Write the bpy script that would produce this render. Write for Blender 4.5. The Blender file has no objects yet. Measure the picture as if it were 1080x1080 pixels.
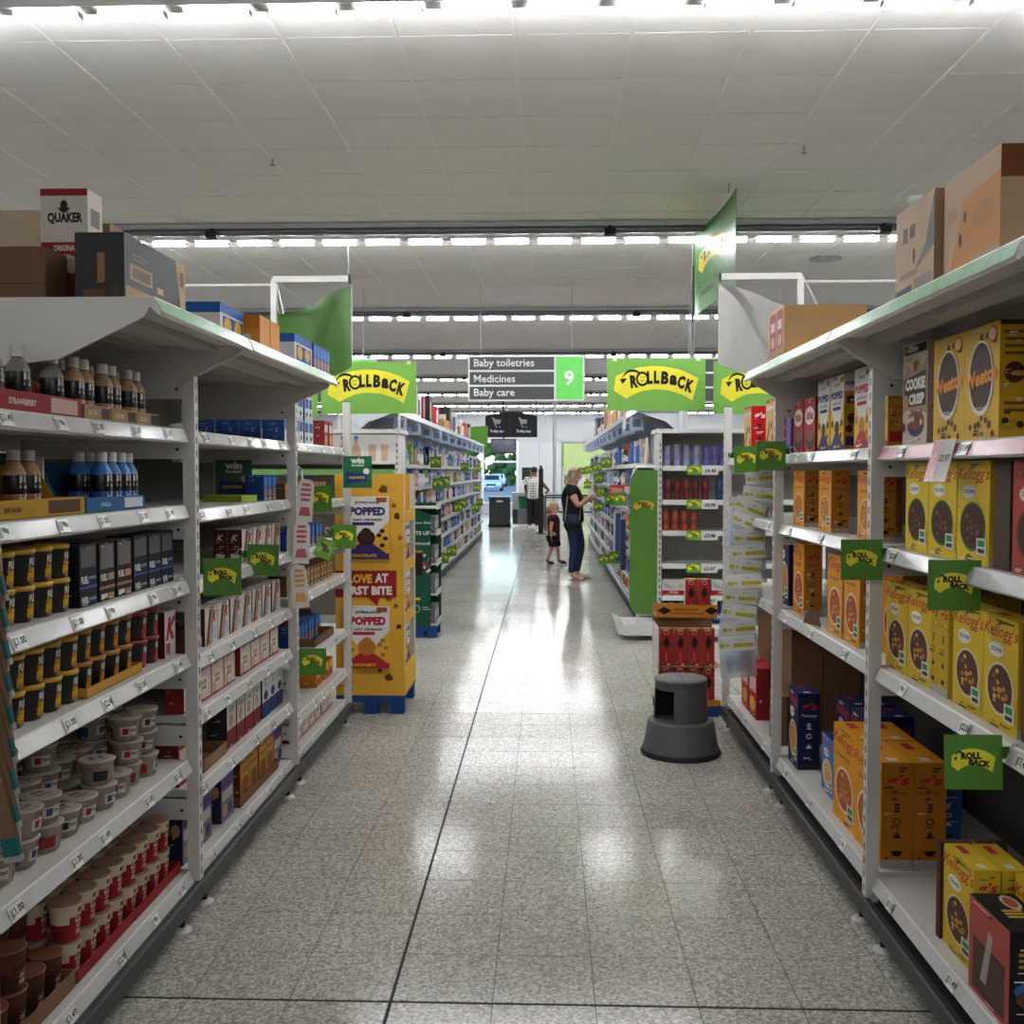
import bpy, math, random
from mathutils import Vector, Matrix
R = math.radians
random.seed(7)
SC = bpy.context.scene
COL = SC.collection

# ------------------------------------------------------------ camera, world, exposure
cd = bpy.data.cameras.new('camera'); cam = bpy.data.objects.new('camera', cd); COL.objects.link(cam)
cam.location = (0, 0, 1.65); cam.rotation_euler = (R(90 - 2.28), 0, R(1.96))
cd.sensor_width = 36; cd.lens = 36.0; cd.clip_start = .05; cd.clip_end = 400
SC.camera = cam
W = bpy.data.worlds.new('sky'); SC.world = W; W.use_nodes = True
wn = W.node_tree; bg = wn.nodes['Background']
sky = wn.nodes.new('ShaderNodeTexSky'); sky.sky_type = 'NISHITA'; sky.sun_disc = False
sky.sun_elevation = R(38); sky.sun_rotation = R(200); sky.air_density = 1.2; sky.dust_density = .3
wn.links.new(sky.outputs[0], bg.inputs[0]); bg.inputs[1].default_value = .45
VS = SC.view_settings
VS.view_transform = 'Standard'; VS.look = 'None'; VS.gamma = 1; VS.use_curve_mapping = False
VS.exposure = 0.5
LED = 72.0            # emission of every strip-light module
CEIL = 3.87

# ------------------------------------------------------------ helpers
def lin(c): return c / 12.92 if c <= .04045 else ((c + .055) / 1.055) ** 2.4
def hexc(h):
    h = h.lstrip('#'); return tuple(lin(int(h[i:i + 2], 16) / 255) for i in (0, 2, 4)) + (1,)
MATS = {}
def mat(c, rough=.5, metal=0, noise=.05, emit=0, alpha=1, bump=0, scale=9, trans=0):
    key = (c, rough, metal, noise, emit, alpha, bump, scale, trans)
    if key in MATS: return MATS[key]
    m = bpy.data.materials.new('paint_' + c.strip('#')); m.use_nodes = True
    nt = m.node_tree; b = nt.nodes['Principled BSDF']; col = hexc(c)
    tc = nt.nodes.new('ShaderNodeTexCoord'); nz = nt.nodes.new('ShaderNodeTexNoise')
    nz.inputs['Scale'].default_value = scale; nz.inputs['Detail'].default_value = 2
    nt.links.new(tc.outputs['Object'], nz.inputs['Vector'])
    mx = nt.nodes.new('ShaderNodeMix'); mx.data_type = 'RGBA'
    mx.inputs[6].default_value = tuple(max(0, x * (1 - noise * 2)) for x in col[:3]) + (1,)
    mx.inputs[7].default_value = tuple(min(1, x * (1 + noise * 2)) for x in col[:3]) + (1,)
    nt.links.new(nz.outputs[0], mx.inputs[0]); nt.links.new(mx.outputs[2], b.inputs['Base Color'])
    b.inputs['Specular IOR Level'].default_value = .22 if rough == .5 and not metal else .5
    b.inputs['Roughness'].default_value = .62 if rough == .5 else rough; b.inputs['Metallic'].default_value = metal
    if emit:
        b.inputs['Emission Color'].default_value = col; b.inputs['Emission Strength'].default_value = emit
    if alpha < 1: b.inputs['Alpha'].default_value = alpha
    if trans: b.inputs['Transmission Weight'].default_value = trans; b.inputs['IOR'].default_value = 1.3
    if bump:
        bp = nt.nodes.new('ShaderNodeBump'); bp.inputs['Strength'].default_value = bump
        nt.links.new(nz.outputs[0], bp.inputs['Height']); nt.links.new(bp.outputs[0], b.inputs['Normal'])
    MATS[key] = m; return m
def M(x): return mat(x) if isinstance(x, str) else x

TXT = {}
def glyphs(s, bold=.0, shear=0):
    k = (s, bold, shear)
    if k in TXT: return TXT[k]
    cu = bpy.data.curves.new('t', 'FONT'); cu.body = s; cu.size = 1; cu.offset = bold; cu.shear = shear
    cu.resolution_u = 2; cu.fill_mode = 'FRONT'
    ob = bpy.data.objects.new('t', cu); COL.objects.link(ob)
    dg = bpy.context.evaluated_depsgraph_get(); me = bpy.data.meshes.new_from_object(ob.evaluated_get(dg))
    vs = [(v.co.x, v.co.y) for v in me.vertices]; fs = [tuple(p.vertices) for p in me.polygons]
    nz = [p.normal.z for p in me.polygons]
    fs = [f if n > 0 else f[::-1] for f, n in zip(fs, nz)]
    bpy.data.objects.remove(ob); bpy.data.curves.remove(cu); bpy.data.meshes.remove(me)
    x0 = min(v[0] for v in vs); x1 = max(v[0] for v in vs); y0 = min(v[1] for v in vs); y1 = max(v[1] for v in vs)
    vs = [(x - (x0 + x1) / 2, y - (y0 + y1) / 2) for x, y in vs]
    TXT[k] = (vs, fs, x1 - x0, y1 - y0); return TXT[k]

class MB:
    def __init__(s): s.v = []; s.f = []; s.fm = []; s.sm = []; s.mats = []
    def mi(s, m):
        m = M(m)
        if m not in s.mats: s.mats.append(m)
        return s.mats.index(m)
    def face(s, pts, m, smooth=False):
        n = len(s.v); s.v += [tuple(p) for p in pts]; s.f.append(tuple(range(n, n + len(pts)))); s.fm.append(s.mi(m)); s.sm.append(smooth)
        return s
    def grid(s, rows, m, smooth=True, closed=False):
        n = len(s.v); a = len(rows[0])
        for r in rows: s.v += [tuple(p) for p in r]
        k = s.mi(m)
        for i in range(len(rows) - 1):
            for j in range(a if closed else a - 1):
                j2 = (j + 1) % a
                s.f.append((n + i * a + j, n + i * a + j2, n + (i + 1) * a + j2, n + (i + 1) * a + j)); s.fm.append(k); s.sm.append(smooth)
        return s
    def box(s, x0, x1, y0, y1, z0, z1, m, bev=0):
        if x0 > x1: x0, x1 = x1, x0
        if y0 > y1: y0, y1 = y1, y0
        if z0 > z1: z0, z1 = z1, z0
        n = len(s.v); k = s.mi(m)
        s.v += [(x0, y0, z0), (x1, y0, z0), (x1, y1, z0), (x0, y1, z0), (x0, y0, z1), (x1, y0, z1), (x1, y1, z1), (x0, y1, z1)]
        for f in ((3, 2, 1, 0), (4, 5, 6, 7), (0, 1, 5, 4), (1, 2, 6, 5), (2, 3, 7, 6), (3, 0, 4, 7)):
            s.f.append(tuple(n + i for i in f)); s.fm.append(k); s.sm.append(False)
        return s
    def prism(s, poly, fn, a, b, m):      # poly: 2d points, fn(u,v,w)->3d, extruded w from a to b
        A = [fn(u, v, a) for u, v in poly]; B = [fn(u, v, b) for u, v in poly]; n = len(poly)
        c = sum((Vector(p) for p in A), Vector()) / n; d = Vector(fn(0, 0, b)) - Vector(fn(0, 0, a))
        nn = (Vector(A[1]) - Vector(A[0])).cross(Vector(A[2]) - Vector(A[1]))
        if nn.dot(d) > 0: A = A[::-1]; B = B[::-1]
        s.face(A, m); s.face(B[::-1], m)
        for i in range(n):
            j = (i + 1) % n; s.face([A[j], A[i], B[i], B[j]], m)
        return s
    def lathe(s, prof, n, m, c=(0, 0, 0), smooth=True, cap=True):
        rows = [[(c[0] + r * math.cos(2 * math.pi * i / n), c[1] + r * math.sin(2 * math.pi * i / n), c[2] + z) for i in range(n)] for r, z in prof]
        s.grid(rows, m, smooth, True)
        if cap: s.face(rows[-1], m); s.face(rows[0][::-1], m)
        return s
    def tube(s, pts, r, m, n=8, smooth=True):
        pts = [Vector(p) for p in pts]; rows = []; rr = r if isinstance(r, (list, tuple)) else [r] * len(pts)
        for i, p in enumerate(pts):
            d = (pts[min(i + 1, len(pts) - 1)] - pts[max(i - 1, 0)]).normalized()
            u = d.cross(Vector((0, 0, 1)))
            if u.length < .05: u = d.cross(Vector((0, 1, 0)))
            u.normalize(); w = u.cross(d).normalized()
            rows.append([tuple(p + (u * math.cos(2 * math.pi * k / n) + w * math.sin(2 * math.pi * k / n)) * rr[i]) for k in range(n)])
        s.grid(rows, m, smooth, True); s.face(rows[-1], m); s.face(rows[0][::-1], m); return s
    def ball(s, c, r, m, n=10, k=6):
        rx, ry, rz = r if isinstance(r, (tuple, list)) else (r, r, r)
        rows = []
        for i in range(k + 1):
            a = -math.pi / 2 + math.pi * i / k
            ca = max(math.cos(a), .02)
            rows.append([(c[0] + rx * ca * math.cos(2 * math.pi * j / n), c[1] + ry * ca * math.sin(2 * math.pi * j / n), c[2] + rz * math.sin(a)) for j in range(n)])
        s.grid(rows, m, True, True); s.face(rows[-1], m); s.face(rows[0][::-1], m); return s
    def shape(s, pts, faces, fn, m):
        n = len(s.v); k = s.mi(m); s.v += [tuple(fn(u, v)) for u, v in pts]
        for f in faces: s.f.append(tuple(n + i for i in f)); s.fm.append(k); s.sm.append(False)
        return s
    def text(s, t, fn, cu, cv, h, m, wid=None, bold=.02, rot=0, shear=0):
        vs, fs, tw, th = glyphs(t, bold, shear); k = h / th; kx = wid / tw if wid else k
        c, d = math.cos(rot), math.sin(rot)
        return s.shape([(cu + x * kx * c - y * k * d, cv + x * kx * d + y * k * c) for x, y in vs], fs, fn, m)
    def mesh(s, name):
        me = bpy.data.meshes.new(name); me.from_pydata(s.v, [], s.f)
        for m in s.mats: me.materials.append(m)
        me.polygons.foreach_set('material_index', s.fm); me.polygons.foreach_set('use_smooth', s.sm); me.update(); return me
    def build(s, name, parent=None, label=None, cat=None, group=None, kind=None):
        o = ORG.get(parent, Vector()) if parent else Vector()
        if o.length: s.v = [(x - o.x, y - o.y, z - o.z) for x, y, z in s.v]
        return link(name, s.mesh(name), parent, label, cat, group, kind)
ORG = {}
def tag(o, label=None, cat=None, group=None, kind=None):
    if label: o['label'] = label
    if cat: o['category'] = cat
    if group: o['group'] = group
    if kind: o['kind'] = kind
    return o
def link(name, me, parent=None, label=None, cat=None, group=None, kind=None):
    o = bpy.data.objects.new(name, me); COL.objects.link(o)
    if parent: o.parent = parent; ORG[o] = ORG.get(parent, Vector())
    return tag(o, label, cat, group, kind)
def thing(name, loc, label, cat, group=None, rz=0):
    o = bpy.data.objects.new(name, None); COL.objects.link(o); o.location = loc; o.empty_display_size = .05
    o.rotation_euler.z = rz; ORG[o] = Vector(loc)
    return tag(o, label, cat, group)

def frame(f, w, d, h):
    return {'F': ((-w / 2, -d / 2, 0), (1, 0, 0), (0, 0, 1), (0, -1, 0)), 'K': ((w / 2, d / 2, 0), (-1, 0, 0), (0, 0, 1), (0, 1, 0)),
            'L': ((-w / 2, d / 2, 0), (0, -1, 0), (0, 0, 1), (-1, 0, 0)), 'R': ((w / 2, -d / 2, 0), (0, 1, 0), (0, 0, 1), (1, 0, 0)),
            'T': ((-w / 2, -d / 2, h), (1, 0, 0), (0, 1, 0), (0, 0, 1))}[f]
class Carton(MB):          # a box with printing on it; front faces -Y
    def __init__(s, w, d, h, base, sides=None, top=None):
        super().__init__(); s.w, s.d, s.h = w, d, h; s.k = {}
        s.box(-w / 2, w / 2, -d / 2, d / 2, 0, h, base)
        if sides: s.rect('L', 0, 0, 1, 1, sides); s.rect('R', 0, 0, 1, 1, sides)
        if top: s.rect('T', 0, 0, 1, 1, top)
    def fn(s, f):
        o, u, v, n = (Vector(x) for x in frame(f, s.w, s.d, s.h)); s.k[f] = s.k.get(f, 0) + 1
        o = o + n * (.00013 * s.k[f])
        U = s.d if f in 'LR' else s.w; V = s.d if f == 'T' else s.h
        return lambda a, b: o + u * a + v * b, U, V
    def rect(s, f, a, b, c, d, m):
        fn, U, V = s.fn(f); s.face([fn(a * U, b * V), fn(c * U, b * V), fn(c * U, d * V), fn(a * U, d * V)], m); return s
    def poly(s, f, pts, m):
        fn, U, V = s.fn(f); s.face([fn(a * U, b * V) for a, b in pts], m); return s
    def ell(s, f, cu, cv, ru, rv, m, n=18):
        return s.poly(f, [(cu + ru * math.cos(2 * math.pi * i / n), cv + rv * math.sin(2 * math.pi * i / n)) for i in range(n)], m)
    def t(s, f, txt, cu, cv, hh, m, wid=None, bold=.02, rot=0, shear=0):
        fn, U, V = s.fn(f); s.text(txt, fn, cu * U, cv * V, hh * V, m, wid * U if wid else None, bold, rot, shear); return s

class Kind:
    def __init__(s, name, cat, parts, d, w=0, h=0): s.name, s.cat, s.parts, s.d, s.w, s.h = name, cat, parts, d, w, h
def fineprint(c, seed):
    q = random.Random(seed)
    for f, n in (('F', 7), ('L', 8), ('R', 8)):
        for i in range(n):
            u, v, l = q.uniform(.08, .6), q.uniform(.06, .95) if f != 'F' else q.choice([q.uniform(.02, .1), q.uniform(.95, .985)]), q.uniform(.08, .34); k = q.uniform(.004, .009); cl = q.choice(['#2a2420', '#3a342e', '#d8d0c4', '#c8b89a'])
            c.rect(f, u, v - k, min(u + l, .94), v + k, cl)
            if q.random() < .4: c.rect(f, u, v - k * 4, min(u + l * .7, .94), v - k * 2.4, cl)
def ckind(name, cat, c):
    if c.h > .1 and not name.startswith(('small', 'stock', 'magazine', 'price')): fineprint(c, c.w * 31 + c.h * 17 + len(c.f))
    return Kind(name, cat, [(name, c.mesh(name))], c.d, c.w, c.h)
COUNT = {}
def put(k, loc, rz, label, group=None, tilt=(0, 0)):
    if len(k.parts) == 1:
        o = link(k.name, k.parts[0][1], None, label, k.cat, group); o.location = loc; o.rotation_euler = (tilt[0], tilt[1], rz)
    else:
        o = thing(k.name, loc, label, k.cat, group, rz); o.rotation_euler = (tilt[0], tilt[1], rz)
        for n, me in k.parts: link(n, me, o)
    if len(label.split()) > 16: print('LONG LABEL', label)
    return o
ORD = 'first second third fourth fifth sixth seventh eighth ninth tenth eleventh twelfth thirteenth fourteenth fifteenth sixteenth seventeenth eighteenth nineteenth twentieth'.split()
LX0, RX0 = 1.33, 1.18
def wx(s, t): return s * ((LX0 if s < 0 else RX0) + t)
def row(k, s, ys, z, desc, where, t=.03, layers=1, deep=1, gap=.004, dz=None, group=None, jit=.006, skip=()):
    """a run of one product along a shelf; ys are centres along the aisle, front faces the aisle"""
    dz = dz or k.h + .001; ys = sorted(ys)
    for i, y in enumerate(ys):
        for q in range(deep):
            for l in range(layers):
                if (i, q, l) in skip: continue
                lay = '' if layers == 1 else ('bottom row, ', 'second row up, ', 'third row up, ')[l] if layers > 2 else ('lower row, ', 'upper row, ')[l]
                dp = '' if deep == 1 else ('front ', 'second deep ', 'third deep ', 'rearmost ')[q]
                oo = '' if len(ys) == 1 else ORD[i] + ' from camera, '
                lab = f'{desc}, {lay}{dp}{oo}{where}'.replace(', ,', ',')
                x = wx(s, t + k.d / 2 + q * (k.d + gap)) + random.uniform(-jit, jit) * .3
                put(k, (x, y, z + .0015 + l * dz), -s * R(90) + random.uniform(-jit, jit) * 3, lab, group or f'{desc}s {where}')
def span(a, b, n): return [a + (b - a) * (i + .5) / n for i in range(n)]
WHITE = mat('#cfccc6', .42, 0, .03); KRAFT = '#a07a55'; DKRAFT = '#7a5a3e'
BLACK = mat('#161616', .5); STEEL = mat('#8d8f92', .35, .9)
# ------------------------------------------------------------ special materials
def terrazzo():
    m = bpy.data.materials.new('terrazzo'); m.use_nodes = True; nt = m.node_tree; b = nt.nodes['Principled BSDF']
    g = nt.nodes.new('ShaderNodeNewGeometry')
    def n(t, **k):
        x = nt.nodes.new(t)
        for a, v in k.items(): x.inputs[a].default_value = v
        nt.links.new(g.outputs['Position'], x.inputs['Vector']); return x
    vo = n('ShaderNodeTexVoronoi', Scale=110.0); nz = n('ShaderNodeTexNoise', Scale=70.0, Detail=3.0); big = n('ShaderNodeTexNoise', Scale=1.6, Detail=3.0)
    r = nt.nodes.new('ShaderNodeValToRGB'); e = r.color_ramp.elements
    e[0].position = .0; e[0].color = hexc('#8a877f'); e[1].position = 1; e[1].color = hexc('#e4e1d8')
    a = r.color_ramp.elements.new(.35); a.color = hexc('#aeaba2'); a = r.color_ramp.elements.new(.62); a.color = hexc('#c4c1b8')
    nt.links.new(vo.outputs['Color'], r.inputs[0])
    mx = nt.nodes.new('ShaderNodeMix'); mx.data_type = 'RGBA'; mx.blend_type = 'MULTIPLY'; mx.inputs[0].default_value = .55
    nt.links.new(r.outputs[0], mx.inputs[6])
    r2 = nt.nodes.new('ShaderNodeValToRGB'); r2.color_ramp.elements[0].color = (.55, .54, .52, 1); r2.color_ramp.elements[0].position = .35
    r2.color_ramp.elements[1].color = (1, 1, 1, 1); r2.color_ramp.elements[1].position = .6
    nt.links.new(nz.outputs[0], r2.inputs[0]); nt.links.new(r2.outputs[0], mx.inputs[7])
    m2 = nt.nodes.new('ShaderNodeMix'); m2.data_type = 'RGBA'; m2.blend_type = 'MULTIPLY'; m2.inputs[0].default_value = .5
    r3 = nt.nodes.new('ShaderNodeValToRGB'); r3.color_ramp.elements[0].color = (.72, .7, .66, 1); r3.color_ramp.elements[0].position = .3
    r3.color_ramp.elements[1].color = (1, 1, 1, 1); r3.color_ramp.elements[1].position = .65
    nt.links.new(big.outputs[0], r3.inputs[0]); nt.links.new(mx.outputs[2], m2.inputs[6]); nt.links.new(r3.outputs[0], m2.inputs[7])
    nt.links.new(m2.outputs[2], b.inputs['Base Color'])
    mr = nt.nodes.new('ShaderNodeMapRange'); mr.inputs[3].default_value = .10; mr.inputs[4].default_value = .18
    nt.links.new(big.outputs[0], mr.inputs[0]); nt.links.new(mr.outputs[0], b.inputs['Roughness'])
    b.inputs['Specular IOR Level'].default_value = .17
    bp = nt.nodes.new('ShaderNodeBump'); bp.inputs['Strength'].default_value = .012; bp.inputs['Distance'].default_value = .01
    nt.links.new(nz.outputs[0], bp.inputs['Height']); nt.links.new(bp.outputs[0], b.inputs['Normal'])
    return m
TERR = terrazzo()
CTILE = mat('#d9d7d2', .85, 0, .03, scale=3); CBAR = mat('#dcdbd7', .5, 0, .02)

# ------------------------------------------------------------ floor
m = MB(); m.box(-14, 14, -6, 40, -.3, -.004, mat('#56534e', .8)); floor = m.build('floor', kind='structure')
TS = .318; G = .0016
def tile_mesh(w, d):
    b = MB(); b.box(-w / 2, w / 2, -d / 2, d / 2, -.0045, 0, TERR); return b.mesh('floor_tile')
tmesh = tile_mesh(TS - 2 * G, TS - 2 * G)
XJ, YJ = -.485, 3.11
cells = []
rest = MB()
for j in range(-10, 118):
    y = YJ + (j + .5) * TS
    for i in range(-14, 15):
        x = XJ + (i + .5) * TS
        lim = 1.62 if y < 6.6 else 3.4 if y < 10.4 else 1.95 if y < 25 else 4.0
        if abs(x) < lim and y < 39.8: cells.append((y, x))
cells.sort()
inview = [c for c in cells if c[0] > 2.6 and (abs(c[1]) < 1.35 or c[0] > 6.5)]
first = set(inview[:300])
for y, x in cells:
    dx = (.004 if abs(x - TS / 2 - XJ) < .01 else 0); dx2 = (.004 if abs(x + TS / 2 - XJ) < .01 else 0)
    dy = .005 if abs(y - TS / 2 - YJ) < .01 else 0; dy2 = .005 if abs(y + TS / 2 - YJ) < .01 else 0
    if (y, x) in first and not (dx or dx2 or dy or dy2):
        o = link('floor_tile', tmesh, floor); o.location = (x, y, 0)
    elif (y, x) in first:
        b = MB(); b.box(x - TS / 2 + G + dx, x + TS / 2 - G - dx2, y - TS / 2 + G + dy, y + TS / 2 - G - dy2, -.0045, 0, TERR); b.build('floor_tile', floor)
    else:
        rest.box(x - TS / 2 + G + dx, x + TS / 2 - G - dx2, y - TS / 2 + G + dy, y + TS / 2 - G - dy2, -.0045, 0, TERR)
rest.build('floor_tile', floor, kind='stuff')
b = MB()
for k in range(60): b.box(XJ - .0045, XJ + .0045, YJ + (k - 4) * .6, YJ + (k - 3) * .6, -.004, -.0012, BLACK)
b.build('expansion_joint', floor)
b = MB(); b.box(-1.6, 1.6, YJ - .006, YJ + .006, -.004, -.0015, BLACK); b.build('expansion_joint', floor)
b = MB(); side = mat('#b9b6af', .3)
for x0, x1 in ((-14, -4.6), (4.7, 14)): b.box(x0, x1, -6, 40, -.0045, -.001, side)
b.build('side_paving', floor)

# ------------------------------------------------------------ ceiling
m = MB(); m.box(-14, 14, -6, 40, CEIL + .03, CEIL + .2, mat('#8c8a86', .9)); ceil = m.build('ceiling', kind='structure')
b = MB(); CT = .6
b.box(-.296, .296, -.2955, .2955, 0, .03, CTILE); ctm = b.mesh('ceiling_tile')
rest = MB(); near = []
for j in range(-10, 67):
    for i in range(-15, 16):
        x = -.17 + (i + .5) * CT; y = -.1 + (j + .5) * CT
        if 4.0 < y < 12.5 and abs(x) < .52 * y + 1.0 : near.append((y, x))
        elif abs(x) < 9.3: rest.box(x - .296, x + .296, y - .2975, y + .2975, CEIL, CEIL + .03, CTILE)
near.sort()
for n_, (y, x) in enumerate(near):
    if n_ < 300: o = link('ceiling_tile', ctm, ceil); o.location = (x, y, CEIL)
    else: rest.box(x - .296, x + .296, y - .2975, y + .2975, CEIL, CEIL + .03, CTILE)
rest.build('ceiling_tile', ceil, kind='stuff')
for i in range(-15, 17):
    x = -.17 + i * CT; b = MB(); b.box(x - .011, x + .011, -6, 40, CEIL - .006, CEIL + .028, CBAR); b.build('ceiling_bar', ceil)
b = MB(); b.box(-14, -9.17, -6, 40, CEIL, CEIL + .03, CTILE); b.build('ceiling_margin', ceil)
b = MB(); b.box(9.43, 14, -6, 40, CEIL, CEIL + .03, CTILE); b.build('ceiling_margin', ceil)

# ------------------------------------------------------------ walls
WG = mat('#b3b6ba', .7)
for nm, a in (('wall_left', (-14.2, -14, -6, 40)), ('wall_right', (14, 14.2, -6, 40)), ('wall_back', (-14, 14, -6.2, -6))):
    b = MB(); b.box(*a, 0, 4.1, WG); b.build(nm, kind='structure')
b = MB()
WX0, WX1, WZ0, WZ1 = -8.0, -1.15, .42, 2.8
b.box(-14, WX0, 40, 40.25, 0, 4.1, WG); b.box(WX1, 14, 40, 40.25, 0, 4.1, WG)
b.box(WX0, WX1, 40, 40.25, WZ1, 4.1, WG); b.box(WX0, WX1, 40, 40.25, 0, WZ0, WG); b.build('wall_far', kind='structure')
b = MB()
win = thing('window_1', (WX0, 40, WZ0), None, None); win['kind'] = 'structure'
FR = mat('#d8dde2', .35)
for k, x in enumerate([WX0 + (WX1 - WX0) * i / 5 for i in range(6)]):
    b = MB(); b.box(x - .05, x + .05, 39.93, 40.1, WZ0, WZ1, FR); b.build('window_frame', win)
for z in (WZ0, 2.02, WZ1):
    b = MB(); b.box(WX0, WX1, 39.95, 40.08, z - .04, z + .04, FR); b.build('window_rail', win)
GLASS = mat('#e8f2f4', .02, 0, 0, trans=1.0)
for i in range(5):
    xa = WX0 + (WX1 - WX0) * i / 5 + .05; xb = xa + (WX1 - WX0) / 5 - .1
    for za, zb in ((WZ0 + .04, 1.98), (2.06, WZ1 - .04)):
        b = MB(); b.box(xa, xb, 40.02, 40.026, za, zb, GLASS); b.build('window_pane', win)
win2 = thing('window_2', (4, 40, WZ0), None, None); win2['kind'] = 'structure'
for i in range(6):
    b = MB(); b.box(4 + 1.6 * i - .05, 4 + 1.6 * i + .05, 39.93, 40.1, WZ0, WZ1, FR); b.build('window_frame', win2)
    if i < 5: b = MB(); b.box(4.05 + 1.6 * i, 5.55 + 1.6 * i, 40.02, 40.026, WZ0, WZ1, GLASS); b.build('window_pane', win2)
b = MB(); b.box(-1.1, .55, 39.9, 39.99, 0, 2.78, mat('#bcc0c4', .5)); b.box(-1.1, 3.4, 39.88, 39.99, 2.78, 2.86, mat('#b3b5b5', .5)); b.build('trim_1', kind='structure')
b = MB(); b.box(-.33, -.31, 39.89, 39.9, 0, 2.78, mat('#9a9d9d', .5)); b.build('trim_2', kind='structure')

# ------------------------------------------------------------ ceiling light rows
EM = mat('#f4f6fa', .4, 0, 0, emit=LED)
HOUS = mat('#8e8d8a', .6); DUCT = mat('#55565a', .3, .3)
b = MB(); b.box(-.15, .15, -.027, .027, 0, .03, EM); b.box(-.153, -.15, -.028, .028, -.001, .031, HOUS); b.box(.15, .153, -.028, .028, -.001, .031, HOUS); ledm = b.mesh('led_module')
PY = 4.77
rown = ['above the camera', 'nearest in view', 'second in view', 'third in view', 'fourth in view', 'fifth in view', 'sixth in view', 'seventh in view', 'last before the far wall']
for k in (-1, 1, 2, 3, 4, 5, 6, 7, 8):  # the negative row is added unseen behind the camera, to brighten camera-facing sides
    y = PY * k + (.02 if k else .0)
    if k == 8: y = 37.6
    if k < 1 : nm = 'behind the camera' if k < 0 else rown[0]
    else: nm = rown[k]
    t = thing('ceiling_light_row', (0, y, CEIL), f'row of white strip lights on the ceiling, {nm}', 'strip light', 'ceiling light rows')
    hw = 8.0 if k > 0 else 6.0
    b = MB(); b.box(-hw, hw, y - .04, y + .04, CEIL - .075, CEIL, HOUS); b.build('housing', t)
    n = int(hw / .4)
    for i in range(-n, n + 1):
        o = link('led_module', ledm, t); o.location = (i * .4 + .07, 0, -.112)
    if k >= 1:
        t = thing('cable_duct', (0, y - .33, CEIL), f'long dark duct on the ceiling beside light row {nm}', 'duct', 'ceiling ducts')
        b = MB(); b.box(-hw - .5, hw + .5, y - .40, y - .28, CEIL - .05, CEIL - .007, mat('#8e8e8c', .5))
        b.tube([(-hw - .5, y - .34, CEIL - .07), (hw + .5, y - .34, CEIL - .07)], .035, DUCT, 10); b.build('duct_body', t)
        for x in ((-3.0, .55, 2.95) if k == 2 else (-1.9, 1.2)):
            b = MB(); b.box(x - .05, x + .05, y - .44, y - .36, CEIL - .135, CEIL - .08, BLACK); b.box(x - .01, x + .01, y - .41, y - .39, CEIL - .08, CEIL - .05, BLACK); b.build('sensor', t)
# ceiling fittings
for x, y, w_ in ((-1.95, 7.3, 'left'), (1.75, 7.15, 'right')):
    b = MB(); b.tube([(x, y, CEIL), (x, y, CEIL - .045)], .006, STEEL, 6); b.lathe([(.018, -.052), (.018, -.045)], 8, STEEL, (x, y, CEIL)); b.build('sprinkler', label=f'small metal sprinkler head hanging from the ceiling, {w_} one', cat='sprinkler', group='sprinklers')
x, y = 2.98, 8.5; t = thing('smoke_detector', (x, y, CEIL), 'white smoke detector on the ceiling above the right rack', 'detector')
b = MB(); b.lathe([(.07, -.03), (.075, 0)], 14, mat('#dedcd6'), (x, y, CEIL)); b.build('base', t)
b = MB(); b.lathe([(.03, -.075), (.05, -.06), (.055, -.03)], 14, mat('#c9c7c2'), (x, y, CEIL)); b.build('sensor_head', t)
x, y = 2.9, 10.9; b = MB(); b.lathe([(.14, -.012), (.17, -.006), (.17, 0)], 20, mat('#707276', .4), (x, y, CEIL)); b.lathe([(.06, -.02), (.14, -.012)], 20, mat('#8d8f93', .4), (x, y, CEIL)); b.build('ceiling_speaker', label='round grey ceiling speaker right of the hanging banner', cat='speaker')

# ------------------------------------------------------------ near racks
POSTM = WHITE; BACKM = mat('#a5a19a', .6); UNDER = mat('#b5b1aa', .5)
STRIP = mat('#c9cac8', .16, 0, .05, scale=30); GSTRIP = mat('#9fc9a4', .25, 0, .12, scale=25); PSTRIP = mat('#c2848a', .25, 0, .1, scale=20)
TICKET = mat('#e4e4df', .3); SLOT = mat('#1a1a1a', .8)
def ticket_mesh(price, chip):
    b = MB(); b.box(-.032, .032, -.0012, 0, -.019, .019, TICKET)
    f = lambda u, v: (u, -.0016, v)
    if chip: b.shape([(.025, -.019), (.032, -.019), (.032, .019), (.025, .019)], [(0, 1, 2, 3)], f, '#4d9a4a')
    b.text(price, f, .006, .003, .020, '#1c1c1c', bold=.03)
    b.shape([(-.029, -.014), (-.014, -.014), (-.014, .012), (-.029, .012)], [(0, 1, 2, 3)], f, '#a9aaa6')
    return b.mesh('price_ticket')
TICKS = [ticket_mesh(p, c) for p, c in (('98p', 0), ('£1.49', 0), ('£1.25', 1), ('£2.50', 1), ('£1.00', 0), ('£2.98', 1))]
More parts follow.
